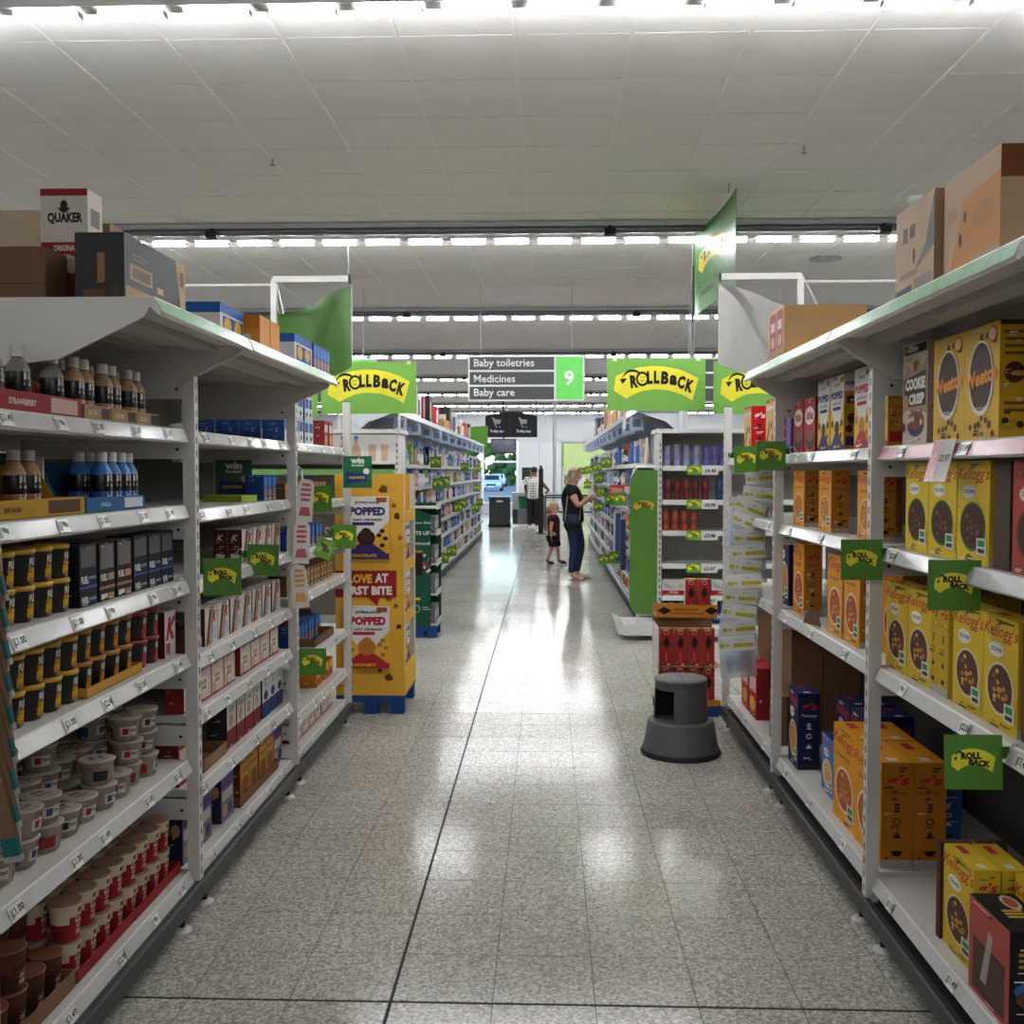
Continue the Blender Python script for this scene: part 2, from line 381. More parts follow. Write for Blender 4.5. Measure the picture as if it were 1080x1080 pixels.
def shelf(par, s, y0, y1, z, depth=.6, nt=4, strip=STRIP, front=0, base=False, rng=random):
    X = lambda t: wx(s, t)
    b = MB(); f = front
    b.box(X(f), X(depth), y0, y1, z - .028, z, WHITE)
    for t in (.16, .36): b.box(X(t), X(t + .05), y0 + .02, y1 - .02, z - .048, z - .028, UNDER)
    prof = [(f, z), (f - .006, z + .002), (f - .010, z - .002), (f - .027, z - .044), (f - .020, z - .05), (f, z - .03)]
    b.prism(prof, lambda u, v, w: (X(u), w, v), y0 + .004, y1 - .004, WHITE)
    sh = b.build('shelf', par)
    b = MB(); n = Vector((-.042, 0, .017)); e = .0012
    A = [(X(f - .0112 - e), z - .004), (X(f - .0274 - e), z - .042)]
    b.face([(A[0][0], y0 + .01, A[0][1]), (A[1][0], y0 + .01, A[1][1]), (A[1][0], y1 - .01, A[1][1]), (A[0][0], y1 - .01, A[0][1])][::(1 if s < 0 else -1)], strip)
    b.build('price_strip', sh)
    for k in range(nt):
        y = y0 + (y1 - y0) * (k + rng.uniform(.25, .75)) / nt
        o = link('price_ticket', rng.choice(TICKS), sh)
        o.location = Vector((X(f - .0193 - .0035), y, z - .023)) - ORG[par]
        o.rotation_euler = (-R(22), 0, -s * R(90)) ; o.rotation_euler = Matrix.Rotation(-s * R(90), 3, 'Z').__matmul__(Matrix.Rotation(-R(23), 3, 'X')).to_euler()
    return sh
def post(par, s, y, ztop, z0=.1):
    X = lambda t: wx(s, t); b = MB()
    b.box(X(-.045), X(.0), y - .02, y + .02, z0, ztop, POSTM); b.box(X(-.047), X(.001), y - .022, y + .022, ztop, ztop + .004, BLACK)
    z = z0 + .05
    while z < ztop - .05:
        xx = X(-.0458); b.face([(xx, y - .005, z), (xx, y + .005, z), (xx, y + .005, z + .025), (xx, y - .005, z + .025)][::(-1 if s > 0 else 1)], SLOT); z += .05
    return b.build('post', par)
def arms(par, s, y, levels):
    for z in levels:
        b = MB(); b.box(wx(s, .001), wx(s, .6), y - .006, y + .006, z - .105, z - .03, WHITE)
        b.box(wx(s, .02), wx(s, .03), y - .0075, y - .006, z - .075, z - .065, SLOT); b.build('shelf_bracket', par)
def kick(par, s, y0, y1):
    X = lambda t: wx(s, t); b = MB()
    b.prism([(-.05, .062), (-.056, .07), (-.056, .125), (-.05, .132), (-.03, .132), (-.03, .062)], lambda u, v, w: (X(u), w, v), y0, y1, mat('#2b2b2d', .45))
    b.box(X(-.03), X(.58), y0, y1, .05, .115, mat('#141414', .7)); b.build('kick_plate', par)
    for y in (y0 + .12, y1 - .12):
        b = MB(); xx = X(-.02); b.tube([(xx, y, .012), (xx, y, .055)], .011, BLACK, 8); b.lathe([(.036, .0), (.034, .008), (.014, .014)], 14, mat('#d5d3ce', .4), (xx, y, 0)); b.build('foot', par)
def topshelf(par, s, y0, y1, z, f, near_plate=True):
    sh = shelf(par, s, y0, y1, z, .6, 0, GSTRIP, f)
    b = MB(); X = lambda t: wx(s, t)
    for t in (f + .1, f + .3): b.box(X(t), X(t + .08), y0 + .03, y1 - .03, z - .05, z - .028, UNDER)
    b.build('shelf_rib', sh)
    for y in (y0 + .006, y1 - .006):
        b = MB(); b.prism([(f + .005, z - .028), (.6, z - .028), (.6, z - .24), (.02, z - .17), (f + .02, z - .055)], lambda u, v, w: (X(u), w, v), y - .005, y + .005, WHITE); b.build('top_bracket', par)
LB = [2.30, 3.72, 5.22, 6.65]; RBY = [2.20, 3.65, 5.17, 6.62]
LV = [[1.80, 1.525, 1.25, .98, .588, .17], [1.80, 1.505, 1.237, .95, .737, .46, .16], [1.80, 1.475, 1.215, .985, .62, .36, .155]]
RV = [[1.735, 1.386, .96, .21], [1.735, 1.386, .96, .21], [1.735, 1.386, .96, .21]]
BD = {-1: ['white shelving bay nearest on the left, holding oat pots and bottles', 'white left shelving bay between the first and second posts', 'white left shelving bay ending beside the yellow display'],
      1: ['white shelving bay nearest on the right, holding yellow cereal boxes', 'white right shelving bay between the first and second posts', 'white right shelving bay beside the grey step stool']}
for s, YB, LVS in ((-1, LB, LV), (1, RBY, RV)):
    for i in range(3):
        y0, y1 = YB[i], YB[i + 1]; lv = LVS[i]
        t = thing('shelving_bay', (wx(s, .3), (y0 + y1) / 2, 0), BD[s][i], 'shelving', 'near shelving bays')
        post(t, s, y0, 2.10); arms(t, s, y0, [z for z in lv if z > .3] + [2.02])
        if i == 2: post(t, s, y1, 2.10 if s < 0 else 2.06); arms(t, s, y1, [z for z in lv if z > .3])
        for z in lv: shelf(t, s, y0 + .022, y1 - .024, z, nt=5 if s < 0 else 3, strip=PSTRIP if (s > 0 and i == 0 and z > 1.7) else STRIP)
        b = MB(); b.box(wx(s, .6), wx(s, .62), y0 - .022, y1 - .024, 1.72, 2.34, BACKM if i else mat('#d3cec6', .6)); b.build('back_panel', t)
        b = MB(); b.box(wx(s, .6), wx(s, .62), y0 - .022, y1 - .024, .1, 1.715, mat('#4b4845', .7)); b.build('back_panel', t)  # lower panel coloured dark to paint in the shade behind the shelves
        kick(t, s, y0 - .022, y1 - .024 + (.05 if i == 2 else 0))
        if s < 0 and i == 0: topshelf(t, s, 2.80, y1 - .026, 2.13, -.24)
        if s < 0 and i == 1: topshelf(t, s, y0 - .02, y1 - .026, 2.13, -.24)
        if s > 0 and i < 2: topshelf(t, s, y0 - .02, y1 - .026, 2.14, -.18)
# ------------------------------------------------------------ product kinds
YEL, ORA, RED, BRN, PUR, NAVY = '#e3c02a', '#dd9426', '#a8202a', '#46281c', '#3b2a66', '#1b2450'
def popped(acc, flav, dark):
    c = Carton(.19, .075, .31, '#dcdad6', '#c9912c', '#d9d6d0')
    c.poly('F', [(0, 0), (1, 0), (1, .62), (.5, .22), (0, .62)], '#dfae35')
    c.poly('F', [(0, 0), (1, 0), (1, .04), (.5, .30), (0, .04)], acc); c.rect('F', 0, 0, 1, .07, acc)
    c.ell('F', .5, .30, .16, .10, dark); c.ell('F', .14, .36, .08, .05, dark); c.ell('F', .85, .36, .09, .05, dark); c.ell('F', .8, .2, .07, .04, dark)
    c.t('F', 'JORDANS', .5, .88, .05, '#2b2b33', bold=.01); c.t('F', 'POPPED', .5, .74, .10, acc, wid=.86, bold=.05)
    c.t('F', 'OAT CRUNCH', .5, .63, .035, '#22222a', wid=.62); c.rect('F', .2, .54, .8, .585, acc); c.t('F', flav, .5, .055, .035, '#e8c04a', bold=.03)
    c.rect('F', .76, .9, .96, .97, '#a86b2e')
    for f in 'LR':
        c.rect(f, .0, .78, 1, 1, '#cfccc6'); c.rect(f, .15, .62, .85, .72, '#5a3320'); c.ell(f, .5, .42, .3, .07, dark); c.ell(f, .3, .28, .2, .05, dark); c.rect(f, .1, .06, .9, .18, acc)
        c.t(f, 'POPPED', .5, .88, .06, acc, wid=.8, bold=.03)
    return c
K_POPP = ckind('cereal_box', 'cereal box', popped(PUR, 'CHOCOLATE', '#4a2a18')); K_POPR = ckind('cereal_box', 'cereal box', popped('#b3232c', 'HONEY', '#b5772e'))
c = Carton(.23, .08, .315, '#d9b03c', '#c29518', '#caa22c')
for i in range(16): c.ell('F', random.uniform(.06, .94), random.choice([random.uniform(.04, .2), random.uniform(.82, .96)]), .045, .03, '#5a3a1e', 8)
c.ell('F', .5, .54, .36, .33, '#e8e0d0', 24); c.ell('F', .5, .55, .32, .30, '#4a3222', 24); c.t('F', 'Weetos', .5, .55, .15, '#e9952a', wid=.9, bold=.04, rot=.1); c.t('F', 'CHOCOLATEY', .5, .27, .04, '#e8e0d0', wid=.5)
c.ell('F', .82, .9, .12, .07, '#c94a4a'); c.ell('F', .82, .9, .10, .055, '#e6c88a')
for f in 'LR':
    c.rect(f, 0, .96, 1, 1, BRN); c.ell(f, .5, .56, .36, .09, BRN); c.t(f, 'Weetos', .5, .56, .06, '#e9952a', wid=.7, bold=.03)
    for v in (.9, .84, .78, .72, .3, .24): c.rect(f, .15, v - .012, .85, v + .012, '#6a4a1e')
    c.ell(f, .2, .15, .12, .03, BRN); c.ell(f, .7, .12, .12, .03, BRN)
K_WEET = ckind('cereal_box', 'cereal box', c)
c = Carton(.225, .075, .335, '#c6b9a8', '#b3a08a')
c.rect('F', .06, .9, .96, .985, '#1f1a18'); c.t('F', 'Nestlé', .36, .945, .055, '#d8d4cc', wid=.5, bold=.03); c.t('F', 'WHOLE GRAIN', .25, .85, .02, BRN)
c.poly('F', [(.02, .68), (.2, .8), (.35, .74), (.6, .84), (.8, .76), (.98, .84), (.98, .3), (.7, .34), (.45, .3), (.2, .36), (.02, .32)], '#a58a70')
c.poly('F', [(.08, .66), (.95, .72), (.95, .38), (.25, .38), (.22, .5), (.08, .5)], '#3b221a')
c.t('F', 'COOKIE', .52, .60, .12, '#e9e4da', wid=.8, bold=.06); c.t('F', 'CRISP', .58, .45, .11, '#e9e4da', wid=.62, bold=.06)
c.ell('F', .56, .2, .34, .12, '#3a2a55'); c.ell('F', .56, .24, .34, .09, '#7b4a30')
for i in range(14): c.ell('F', .56 + random.uniform(-.28, .28), .25 + random.uniform(-.05, .07), .05, .03, random.choice(['#8a5a3a', '#6b3d25', '#d8c8b0']), 8)
c.ell('F', .55, .77, .1, .06, '#7b4a30'); c.ell('F', .08, .18, .08, .05, '#6b3d25')
K_COOK = ckind('cereal_box', 'cereal box', c)
c = Carton(.2, .07, .25, '#b02a30', '#8f1f26'); c.ell('F', .5, .68, .42, .17, '#e6ddd2', 24); c.t('F', 'KitKat', .5, .68, .15, '#b02a30', wid=.66, bold=.05, shear=.2)
c.ell('F', .55, .25, .42, .2, BRN); c.ell('F', .55, .32, .36, .12, '#7c5138'); c.t('F', 'CEREAL', .5, .93, .03, '#e6ddd2')
K_KITK = ckind('cereal_box', 'cereal box', c)
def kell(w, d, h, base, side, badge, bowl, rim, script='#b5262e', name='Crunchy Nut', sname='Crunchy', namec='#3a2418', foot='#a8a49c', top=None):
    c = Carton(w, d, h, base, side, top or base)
    c.t('F', "Kellogg's", .5, .86, .16, script, wid=.98, bold=.008, shear=.25)
    if badge: c.ell('F', .38, .70, .22, .07, '#e8e4da', 12); c.t('F', name, .38, .70, .04, '#262626', wid=.34, bold=.03)
    else: c.t('F', name, .45, .70, .05, namec, wid=.6, bold=.02, shear=.2)
    c.ell('F', .5, .36, .40, .24, rim, 22); c.ell('F', .5, .36, .36, .215, bowl, 22)
    rr = random.Random(5)
    for i in range(16):
        a = rr.uniform(0, 6.28); q = rr.uniform(0, .85); c.ell('F', .5 + .32 * q * math.cos(a), .36 + .19 * q * math.sin(a), .05, .022, rr.choice(['#c98a3a', '#8f5a28', '#d8b070'] if bowl != BRN else ['#6a402a', '#8a5a3a', '#3a2016']), 7)
    c.rect('F', .66, .10, .95, .26, '#d8d4cc'); c.rect('F', .70, .18, .9, .24, '#3c8a4a'); c.rect('F', .7, .12, .9, .16, '#3a3a3a')
    for f in 'LR':
        c.rect(f, 0, 0, 1, .075, foot); c.t(f, "g's", .5, .82, .13, script, wid=.8, bold=.03, shear=.25); c.t(f, sname, .5, .71, .035, namec, wid=.7, bold=.01)
        for v in (.6, .57, .54): c.rect(f, .42, v - .01, .58, v + .01, namec)
        c.ell(f, .5, .44, .13, .035, namec, 10); c.ell(f, .5, .44, .09, .022, side, 10); c.poly(f, [(.36, .28), (.64, .28), (.5, .35)], namec); c.poly(f, [(.32, .16), (.68, .16), (.6, .11), (.4, .11)], '#1d1512')
    c.rect('T', .1, .3, .4, .6, script); c.rect('T', .78, .3, .92, .6, '#d8d4cc')
    return c
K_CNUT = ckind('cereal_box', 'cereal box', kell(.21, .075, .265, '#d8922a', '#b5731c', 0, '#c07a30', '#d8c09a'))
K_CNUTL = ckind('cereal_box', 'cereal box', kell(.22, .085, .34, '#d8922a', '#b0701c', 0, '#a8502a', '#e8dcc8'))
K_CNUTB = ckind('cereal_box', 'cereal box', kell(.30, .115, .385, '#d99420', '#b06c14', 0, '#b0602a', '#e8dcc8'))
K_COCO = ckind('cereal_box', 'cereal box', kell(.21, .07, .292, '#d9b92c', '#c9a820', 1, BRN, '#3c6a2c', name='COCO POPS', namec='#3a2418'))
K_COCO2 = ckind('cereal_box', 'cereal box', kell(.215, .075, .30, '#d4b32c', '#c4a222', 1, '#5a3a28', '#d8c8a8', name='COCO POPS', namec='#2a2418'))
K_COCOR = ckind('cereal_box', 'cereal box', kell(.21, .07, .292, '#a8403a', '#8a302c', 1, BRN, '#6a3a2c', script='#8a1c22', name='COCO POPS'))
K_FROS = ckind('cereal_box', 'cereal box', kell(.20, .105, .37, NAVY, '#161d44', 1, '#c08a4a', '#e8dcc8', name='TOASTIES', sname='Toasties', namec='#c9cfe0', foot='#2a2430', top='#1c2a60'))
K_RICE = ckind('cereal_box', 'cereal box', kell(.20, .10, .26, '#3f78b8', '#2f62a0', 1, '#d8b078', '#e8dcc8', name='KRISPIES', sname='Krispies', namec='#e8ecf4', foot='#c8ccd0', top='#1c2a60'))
c = Carton(.23, .09, .30, '#b5161c', '#ae0f18'); c.poly('F', [(0, .1), (.9, .1), (.9, .95), (0, .95)], '#c9a060'); c.t('F', "Kellogg's", .45, .85, .14, '#e8e0d0', wid=.85, bold=.03, shear=.2)
for i in range(7): c.ell('F', .2 + .1 * i, .3 + .12 * (i % 3), .08, .08, random.choice(['#5a3018', '#d8a840', '#8a4a20']), 8)
for f in 'LR':
    c.t(f, "g's", .5, .8, .14, '#e8e0d0', wid=.8, bold=.03, shear=.2)
    for v in (.62, .48, .36, .24): c.ell(f, .5, v, .16, .03, '#5a1014', 8)
K_REDK = ckind('cereal_box', 'cereal box', c)
# cereal-bar boxes on the left
c = Carton(.155, .065, .15, '#cfcac4', '#4a2018'); c.poly('F', [(.05, 0), (.5, 0), (.75, 1), (.4, 1)], '#6a3a22'); c.poly('F', [(.3, 0), (.45, 0), (.68, 1), (.58, 1)], '#b89a80'); c.t('F', 'K', .78, .72, .3, '#8a2024', bold=.04, shear=.3); c.rect('F', .6, .1, .92, .45, '#a9b7c8')
for f in 'LR': c.t(f, 'K', .5, .76, .2, '#d8ccc4', bold=.02, shear=.3); c.rect(f, .2, .05, .8, .28, '#cfc9c0'); c.ell(f, .5, .45, .1, .06, '#8a6a58', 8)
K_KBAR = ckind('cereal_bar_box', 'snack box', c)
c = Carton(.10, .085, .165, '#cfc9c4', '#4e1418'); c.t('F', 'K', .6, .62, .5, '#a8202a', bold=.05, shear=.35); c.rect('F', .08, .05, .5, .3, '#a04a4a')
for f in 'LR': c.rect(f, .15, .05, .6, .2, '#b8b4ac'); c.t(f, 'K', .5, .7, .16, '#c8b0a8', shear=.3); c.rect(f, .2, .45, .8, .5, '#8a4a4a')
K_KRED = ckind('cereal_bar_box', 'snack box', c)
c = Carton(.15, .07, .155, '#cdbfb8', '#8a1f26'); c.t('F', "Kellogg's", .5, .84, .2, '#b03a52', wid=.95, bold=.03, shear=.2); c.ell('F', .45, .42, .36, .22, '#e2d2ba', 14); c.t('F', 'NUTRI', .45, .48, .1, '#4a2a1a', bold=.04); c.t('F', 'GRAIN', .45, .35, .1, '#4a2a1a', bold=.04); c.ell('F', .2, .22, .15, .14, '#c9a88a', 8); c.rect('F', 0, 0, 1, .06, '#a83a50')
K_KPNK = ckind('cereal_bar_box', 'snack box', c)
c = Carton(.14, .05, .20, '#9a6a26', '#5d3a18', '#a0702a'); c.rect('F', .1, .55, .9, .85, '#c08a34'); c.ell('F', .5, .35, .34, .2, '#7a3f1a', 10); c.t('F', 'CRUNCHY', .5, .7, .1, '#5a2410', wid=.7, bold=.03)
K_GOLD = ckind('cereal_bar_box', 'snack box', c)
c = Carton(.16, .09, .19, '#6d6a86', '#20223a'); c.rect('F', .0, .72, 1, .95, '#5a3a78'); c.rect('F', .1, .45, .9, .68, '#b5b0a4'); c.ell('F', .3, .24, .2, .14, '#b08a5a', 10); c.ell('F', .68, .22, .18, .14, '#2a3050', 10)
for f in 'LR': c.rect(f, .1, .6, .7, .8, '#3a3c60'); c.ell(f, .7, .7, .2, .14, '#a8805a', 8)
K_PURP = ckind('cereal_bar_box', 'snack box', c)
c = Carton(.12, .09, .16, '#a8262a', '#6a1a1c'); c.rect('F', .1, .55, .9, .85, '#d0c4b8'); c.ell('F', .5, .28, .3, .2, '#c8a06a', 10)
K_REDB = ckind('cereal_bar_box', 'snack box', c)
c = Carton(.12, .09, .19, '#c9c5bf', '#2a2a2c'); c.rect('F', 0, 0, 1, .42, '#7a1c20'); c.ell('F', .45, .6, .25, .15, '#b9946a', 10); c.t('F', 'OATS', .5, .86, .1, '#3a2a24', bold=.03)
K_WRED = ckind('cereal_bar_box', 'snack box', c)
c = Carton(.12, .09, .19, '#c2c4c8', '#1c2030'); c.rect('F', 0, 0, 1, .4, '#1f2f5c'); c.ell('F', .5, .55, .3, .12, '#2a2a30', 10); c.t('F', 'F.1', .5, .82, .12, '#2a2a30', bold=.03)
K_WBLU = ckind('cereal_bar_box', 'snack box', c)
# blue biscuit boxes
c = Carton(.10, .115, .135, '#c9ccd2', '#1f3f7a', '#24458a'); c.rect('F', .1, .5, .9, .9, '#2a4f96'); c.ell('F', .5, .25, .3, .16, '#d0c4b4', 12); c.ell('F', .5, .25, .2, .1, '#2a2220', 10)
for f in 'LR':
    for v in (.75, .6, .45, .3): c.rect(f, .15, v - .012, .85, v + .012, '#33558f')
K_BLUE = ckind('biscuit_box', 'biscuit box', c)
c = Carton(.07, .09, .125, '#2a56a0', '#1d3f80', '#2d5cae'); c.rect('F', .1, .55, .9, .92, '#3f78c4'); c.ell('F', .5, .3, .34, .2, '#a87a4a', 10); c.rect('F', .1, .02, .9, .1, '#d0b040')
K_BPK = ckind('biscuit_box', 'biscuit box', c)
c = Carton(.075, .1, .11, '#8a6238', '#6a4a2c'); c.ell('F', .5, .55, .36, .3, '#c09a62', 12); c.ell('F', .5, .55, .2, .17, '#4a2e1a', 10); c.rect('F', 0, 0, 1, .2, '#1f3f7a'); c.rect('F', .1, .04, .9, .14, '#d0a83a')
K_BISC = ckind('biscuit_box', 'biscuit box', c)
c = Carton(.1, .12, .11, '#b8601e', '#c57a28'); c.rect('F', .1, .4, .9, .9, '#d89a3a'); c.ell('F', .5, .3, .3, .2, '#7a3a18', 8); K_ORNG = ckind('biscuit_box', 'biscuit box', c)
# black drink bottles
def bottle(lab, band):
    b = MB(); b.lathe([(.026, 0), (.031, .004), (.031, .105), (.027, .125), (.015, .145), (.014, .152)], 16, mat('#15110f', .3))
    b.lathe([(.0314, .108), (.0276, .1255), (.0156, .1455)], 16, mat(lab, .4), cap=False); b.lathe([(.0316, .03), (.0316, .055)], 16, mat(band, .4), cap=False)
    f = lambda u, v: (.0319 * math.cos(-math.pi / 2 + u / .0319), .0319 * math.sin(-math.pi / 2 + u / .0319), v)
    b.text('FUEL', f, 0, .078, .038, '#dcd9d2', bold=.03, rot=math.pi / 2)
    q = MB(); q.lathe([(.0175, .148), (.0175, .176), (.015, .179)], 16, mat('#d3d0ca', .4))
    return Kind('drink_bottle', 'bottle', [('bottle_body', b.mesh('bottle_body')), ('bottle_cap', q.mesh('bottle_cap'))], .064, .064, .18)
K_BOTC = bottle('#b58f68', '#a8764a'); K_BOTB = bottle('#3f7cc0', '#2a5fa8'); K_BOTG = bottle('#8a8780', '#6a6864')
def cyl_art(r0, r1, h): return lambda u, v: ((r0 + (r1 - r0) * v / h + .0005) * math.cos(-math.pi / 2 + u / r1), (r0 + (r1 - r0) * v / h + .0005) * math.sin(-math.pi / 2 + u / r1), v)
def band(b, fn, u0, u1, v0, v1, m, n=6):
    for i in range(n):
        a = u0 + (u1 - u0) * i / n; c_ = u0 + (u1 - u0) * (i + 1) / n; b.face([fn(a, v0), fn(c_, v0), fn(c_, v1), fn(a, v1)], m)
def pot(lid, blob):
    b = MB(); b.lathe([(.038, 0), (.041, .003), (.045, .084)], 20, mat('#17130f', .35)); f = cyl_art(.041, .045, .084)
    band(b, f, -.018, .03, .012, .036, blob); b.text('FUEL', f, .008, .062, .02, '#d8d4c8', wid=.04, bold=.04); b.text('Granola', f, .006, .044, .014, blob, wid=.044, bold=.05); band(b, f, -.01, .02, .004, .02, '#8a6a44')
    b2 = MB(); b2.lathe([(.0465, .083), (.048, .086), (.048, .093), (.045, .096)], 20, mat(lid, .4))
    return Kind('oat_pot', 'pot', [('pot_body', b.mesh('pot_body')), ('lid', b2.mesh('lid'))], .096, .096, .096)
K_PY = pot('#c79a1e', '#c9971c'); K_PO = pot('#b5781e', '#c47a1a'); K_PR = pot('#8f1f24', '#b03038'); K_PB = pot('#2a3050', '#3a4a88')
c = Carton(.115, .09, .18, '#1a1614', '#171312', '#8a6a48'); c.rect('F', .1, .55, .92, .96, '#6e6a66'); c.t('F', 'FUEL', .3, .4, .12, '#d8d4cc', wid=.4, bold=.04); c.rect('F', .55, .34, .95, .46, '#b08a64'); c.rect('F', 0, .2, 1, .25, '#9a6a48'); c.rect('F', .1, .03, .5, .12, '#d8d4cc'); c.rect('F', .56, .03, .92, .12, '#a87c58')
K_CARB = ckind('granola_carton', 'carton', c)
c = Carton(.115, .09, .185, '#16161e', '#121218', '#24242c'); c.rect('F', .1, .62, .92, .96, '#5c5a5a'); c.t('F', 'FUEL', .3, .42, .12, '#d8d4cc', wid=.4, bold=.04); c.t('F', 'protein', .72, .44, .08, '#8a9ad0', wid=.4, bold=.03); c.rect('F', 0, .28, 1, .32, '#3a4a9a'); c.t('F', 'FUEL', .3, .1, .1, '#d8d4cc', wid=.38, bold=.04); c.t('F', 'protein', .72, .1, .08, '#8a9ad0', wid=.4, bold=.03)
K_CARD = ckind('granola_carton', 'carton', c)
# clear porridge pots and paper cups
CLEAR = mat('#8d7f72', .2, 0, .2, scale=40)
def porridge(lab):
    b = MB(); b.lathe([(.040, 0), (.043, .003), (.052, .066), (.0545, .068), (.0545, .074)], 20, CLEAR); f = cyl_art(.0435, .053, .074)
    band(b, f, -.03, .03, .018, .05, '#b9b3a8'); band(b, f, -.02, .0, .024, .045, lab); b.text('Oats', f, .012, .038, .012, '#3a2a20', bold=.03)
    band(b, f, .06, .1, .012, .05, '#c4bdb0'); band(b, f, .07, .078, .016, .046, '#28283a'); band(b, f, -.11, -.06, .014, .046, lab)
    q = MB(); q.lathe([(.0555, .0735), (.056, .076), (.052, .0775), (.048, .077)], 20, mat('#b0a698', .3, 0, .18, scale=50)); g = lambda u, v: (u, v, .0786); q.text('Nutty', g, 0, -.012, .018, '#3a2e26', bold=.03); q.shape([(-.02, .008), (.02, .008), (.016, .026), (-.016, .026)], [(0, 1, 2, 3)], g, '#8a6a50')
    return Kind('porridge_pot', 'pot', [('pot_body', b.mesh('pot_body')), ('lid', q.mesh('lid'))], .112, .112, .078)
K_POR = [porridge('#2f4468'), porridge('#8a2a2a'), porridge('#26262c')]
def cup(top, bot, txt, tc, lid, name='oat_cup'):
    b = MB(); b.lathe([(.036, 0), (.041, .05)], 20, mat(bot, .5), cap=False); b.lathe([(.041, .05), (.046, .104), (.0475, .107)], 20, mat(top, .5), cap=False); b.face([(.036 * math.cos(2 * math.pi * i / 20), .036 * math.sin(2 * math.pi * i / 20), 0) for i in range(20)][::-1], bot)
    f = cyl_art(.036, .0462, .105); b.text(txt, f, .008, .064, .018, '#2a201c', wid=.05, bold=.05); b.text('OAT SO', f, .006, .04, .014, tc, wid=.045, bold=.04); b.text('SIMPLE', f, .006, .022, .013, tc, wid=.045, bold=.04); band(b, f, -.012, .004, .08, .094, '#4a3a20'); band(b, f, -.04, -.02, .05, .07, bot)
    q = MB(); q.lathe([(.0475, .1065), (.048, .110), (.044, .1105), (.038, .1095)], 20, mat(lid, .35)); return Kind(name, 'cup', [('cup_body', b.mesh('cup_body')), ('lid', q.mesh('lid'))], .096, .096, .111)
K_CUPR = cup('#cfc0a0', '#8e1c22', 'Quaker', '#e0a8b0', '#8a6a58'); K_CUPB = cup('#5a3020', '#452218', 'Quaker', '#c9a88a', '#7a4a38')
# open card trays
def tray(w, d, hf, hb, c1, inner=None, art=None):
    c = MB(); inner = inner or c1; th = .004
    c.box(-w / 2, w / 2, -d / 2, d / 2, 0, th, inner); c.box(-w / 2, w / 2, -d / 2, -d / 2 + th, th, hf, c1); c.box(-w / 2, w / 2, d / 2 - th, d / 2, th, hb, c1)
    for x in (-w / 2, w / 2 - th):
        c.prism([(-d / 2 + th, th), (d / 2 - th, th), (d / 2 - th, hb), (d * .1, hb), (-d * .12, hf), (-d / 2 + th, hf)], lambda u, v, q: (q, u, v), x, x + th, c1)
    if art: art(c, w, d, hf, hb)
    return Kind('display_tray', 'tray', [('display_tray', c.mesh('display_tray'))], d, w, hb)
def tart(col, bar, txt):
    def g(c, w, d, hf, hb):
        f = lambda u, v: (u, -d / 2 - .0006, v)
        c.shape([(w * .12, .008), (w * .45, .008), (w * .45, hf - .006), (w * .12, hf - .006)], [(0, 1, 2, 3)], f, col); c.text(txt, f, -w * .2, hf * .5, hf * .3, bar, bold=.03)
        for e, sx in ((-1, -1), (1, 1)):
            f2 = lambda u, v, e=e, sx=sx: (e * (w / 2 + .0006), sx * u, v)
            c.shape([(-d * .3, hf * .3), (d * .2, hf * .3), (d * .2, hf * .9), (-d * .3, hf * .9)], [(0, 1, 2, 3)], f2, col); c.text('HIGH PROTEIN', f2, -d * .05, hf * .6, .012, bar)
    return g
# ------------------------------------------------------------ left rack stock
L, Rr = -1, 1
LW = 'nearest left bay'
# shelf A
trR = tray(.46, .24, .055, .105, '#8e1a20', '#6a1216', tart('#c9a9a0', '#d8c8c0', 'STRAWBERRY')); row(trR, L, [2.70], 1.80, 'red card tray of grey topped bottles', 'top full shelf, ' + LW, t=.02)
trK = tray(.19, .24, .045, .12, '#a3835f', '#6a5238', tart('#3a2a20', '#d8c8b0', 'SALTED'))
row(trK, L, [3.045, 3.24, 3.435], 1.80, 'brown card tray of black bottles', LW, t=.02)
row(K_BOTG, L, [2.56, 2.70, 2.885], 1.805, 'grey labelled drink bottle in red tray', LW, t=.05)
row(K_BOTC, L, [y + d for y in (3.045, 3.24, 3.435) for d in (-.057, .008)] , 1.805, 'black and tan drink bottle', LW + ' top shelf', t=.035, deep=2, gap=.01)
# shelf B
trY = tray(.56, .24, .05, .14, '#b08a16', '#8a6a10', tart('#4a3010', '#3a2a10', 'BANANA')); row(trY, L, [2.66], 1.525, 'yellow card tray of drink bottles', 'second shelf, ' + LW, t=.02)
trB = tray(.42, .24, .045, .15, '#1d5a86', '#123a5c', tart('#c8ccd0', '#a8c8e0', 'VANILLA')); row(trB, L, [3.18], 1.525, 'blue card tray of drink bottles', 'second shelf, ' + LW, t=.02)
c = Carton(.11, .008, .16, '#b9b5ae'); c.rect('F', .05, .1, .95, .5, '#8a8f94'); c.rect('F', .1, .7, .8, .9, '#24508a'); k = ckind('price_card', 'card', c)
put(k, (wx(L, .2), 2.955, 1.53), 0, 'white printed card leaning on the blue drinks tray, left rack')
row(K_BOTB, L, [3.17, 3.24, 3.31, 3.37], 1.530, 'black and blue drink bottle in blue tray', LW, t=.035, deep=2, gap=.01)
row(K_BOTC, L, [2.80, 2.88], 1.530, 'tan labelled bottle in yellow tray', LW, t=.12)
